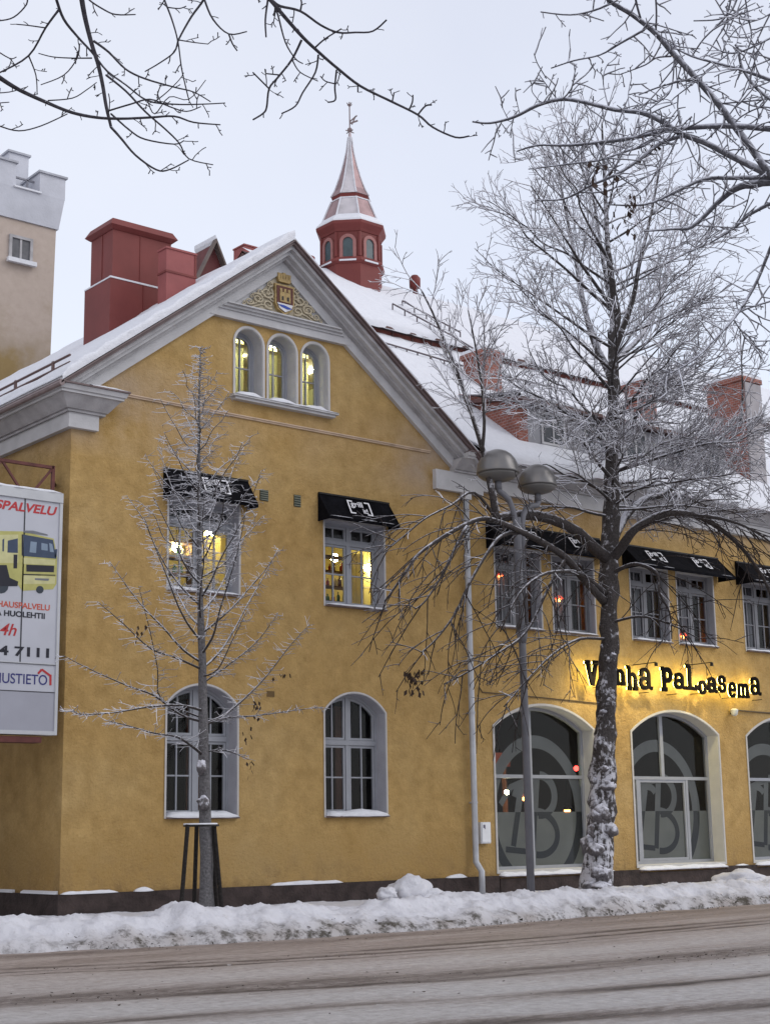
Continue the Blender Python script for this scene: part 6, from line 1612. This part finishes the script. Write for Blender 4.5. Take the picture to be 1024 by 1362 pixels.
right = [([(440, -60), (480, 0), (560, 50), (640, 115), (700, 185), (780, 270), (850, 350), (900, 420), (960, 500), (1010, 570), (1050, 620)], 2.6, 5.2),
         ([(20, 410), (80, 415), (160, 395), (240, 355), (320, 335), (400, 345), (500, 370), (590, 380), (660, 410), (720, 450), (800, 480), (900, 530), (1000, 580), (1080, 620)], 1.3, 5.),
         ([(170, 510), (240, 490), (340, 490), (450, 480), (560, 465), (650, 445), (760, 430), (900, 425), (1060, 438)], 1., 4.2), ([(210, 570), (330, 555), (450, 540), (520, 515), (600, 490), (650, 450)], .9, 2.),
         ([(240, 675), (330, 670), (420, 625), (500, 590), (580, 540), (650, 485), (720, 460)], .9, 3.), ([(480, 690), (600, 690), (700, 650), (800, 605), (900, 600), (1060, 600)], .9, 3.4),
         ([(600, 780), (700, 772), (760, 765), (840, 690), (900, 640), (960, 620), (1080, 610)], .9, 5.5), ([(820, 820), (900, 770), (960, 720), (1060, 670)], 1., 3.),
         ([(285, 230), (360, 205), (450, 185), (520, 145), (600, 100)], .9, 1.7), ([(250, 40), (350, 50), (430, 35), (500, 5)], .9, 1.7), ([(565, -30), (575, 20), (587, 62)], 1.6, 1.5), ([(636, -30), (640, 40), (638, 112)], 1.3, 1.3),
         ([(520, 250), (600, 220), (640, 195), (690, 190)], .8, 1.3), ([(1060, 285), (1024, 270), (940, 240), (850, 215), (760, 190), (690, 155)], 3.2, 1.1), ([(905, 150), (915, 165), (930, 230), (980, 300), (1060, 360)], 1.4, 2.2),
         ([(765, 70), (850, 65), (890, 40), (910, 0), (920, -30)], .9, 1.5), ([(760, 190), (800, 130), (870, 60), (890, 0), (890, -30)], 1., 1.3), ([(1060, 110), (960, 160), (900, 180), (850, 170)], 1.6, .9), ([(935, -30), (950, 60), (960, 130), (930, 200)], 1.2, .9),
         ([(580, 320), (660, 290), (750, 270), (790, 280)], .9, 1.4), ([(650, 290), (690, 240), (720, 200)], .9, 1.1), ([(270, 265), (240, 215), (228, 180)], .8, .7), ([(310, 340), (280, 300), (240, 245)], .9, .7), ([(350, 335), (360, 270), (372, 215)], .9, .7), ([(480, 365), (462, 290), (465, 240), (480, 212)], .9, .7), ([(550, 375), (545, 320), (557, 262)], .9, .7),
         ([(180, 385), (168, 335)], .7, .6), ([(140, 400), (115, 350)], .7, .6), ([(250, 345), (222, 310), (222, 285)], .7, .6), ([(160, 395), (150, 440)], .8, .6), ([(120, 410), (97, 450)], .8, .6),
         ([(700, 185), (690, 300), (640, 350), (600, 380)], 1., 1.), ([(780, 270), (700, 330), (690, 350)], 1., .7), ([(850, 350), (960, 340), (1060, 330)], 1., 1.2), ([(900, 420), (930, 390), (1000, 360), (1060, 380)], 1., 1.), ([(800, 480), (860, 420), (940, 310), (960, 270)], 1., .8), ([(720, 450), (660, 560), (600, 600)], 1., .7), ([(900, 530), (960, 450), (990, 380)], 1., .8),
         ([(900, 600), (880, 540), (800, 500)], .9, .8), ([(840, 690), (830, 760), (800, 830)], 1., .8), ([(960, 620), (940, 700), (900, 770)], .9, .8), ([(880, 10), (880, 90), (860, 130)], .9, .8), ([(1000, 20), (960, 35), (880, 60)], 1., .7), ([(1060, 20), (1000, 60), (920, 90), (870, 150)], 1.2, .7), ([(1060, 200), (1000, 190), (950, 120)], 1.2, .7)]
right = [(sc(k, 620, 0, p), a, b) for p, a, b in right]
right += [([(1060, 285), (1030, 318), (1006, 374), (981, 416), (956, 445), (923, 478), (885, 500)], 3.2, 1.), ([(981, 416), (1000, 408), (1060, 390)], 1.2, 1.4), ([(975, 425), (985, 440), (998, 453), (1050, 452)], 1.2, .8)]
T2, q2 = bough_tree('frosted grey boughs of a near tree reaching in from the right above the street tree', right, 12.5, 1.4, (1560, 520), 8, (.10, .12), [(.11, .50, 30, 65, .0085, 4, .22), (.12, .20, 35, 70, .0075, 2, .2)],
                    frosty('rime_limb', (.10, .098, .11), (.60, .61, .68), -.15, .5, .95, 12., .4), frosty('rime_near_twig', (.16, .155, .17), (.60, .61, .67), -.5, .4, 1., 14., .3),
                    [((1050/2.535+620-1, 620/2.535), (1200, 320), 9, 5.2), ((620+1060/2.535, 438/2.535), (1180, 300), 6, 4.2), ((620+1080/2.535, 612/2.535), (1200, 350), 8, 5.5), ((1060, 285), (1200, 200), 6, 3.4), ((620+1060/2.535, 285/2.535), (1200, 180), 6, 3.2), ((620+1060/2.535, 670/2.535), (1250, 400), 5, 3.)])
rr = random.Random(2)
for px, py, n, s in ((860, 186, 14, .12), (803, 212, 16, .15), (839, 256, 14, .12), (831, 278, 14, .13), (822, 248, 5, .08)): leaf_bunch(T2, q2(px, py), n, s, rr)
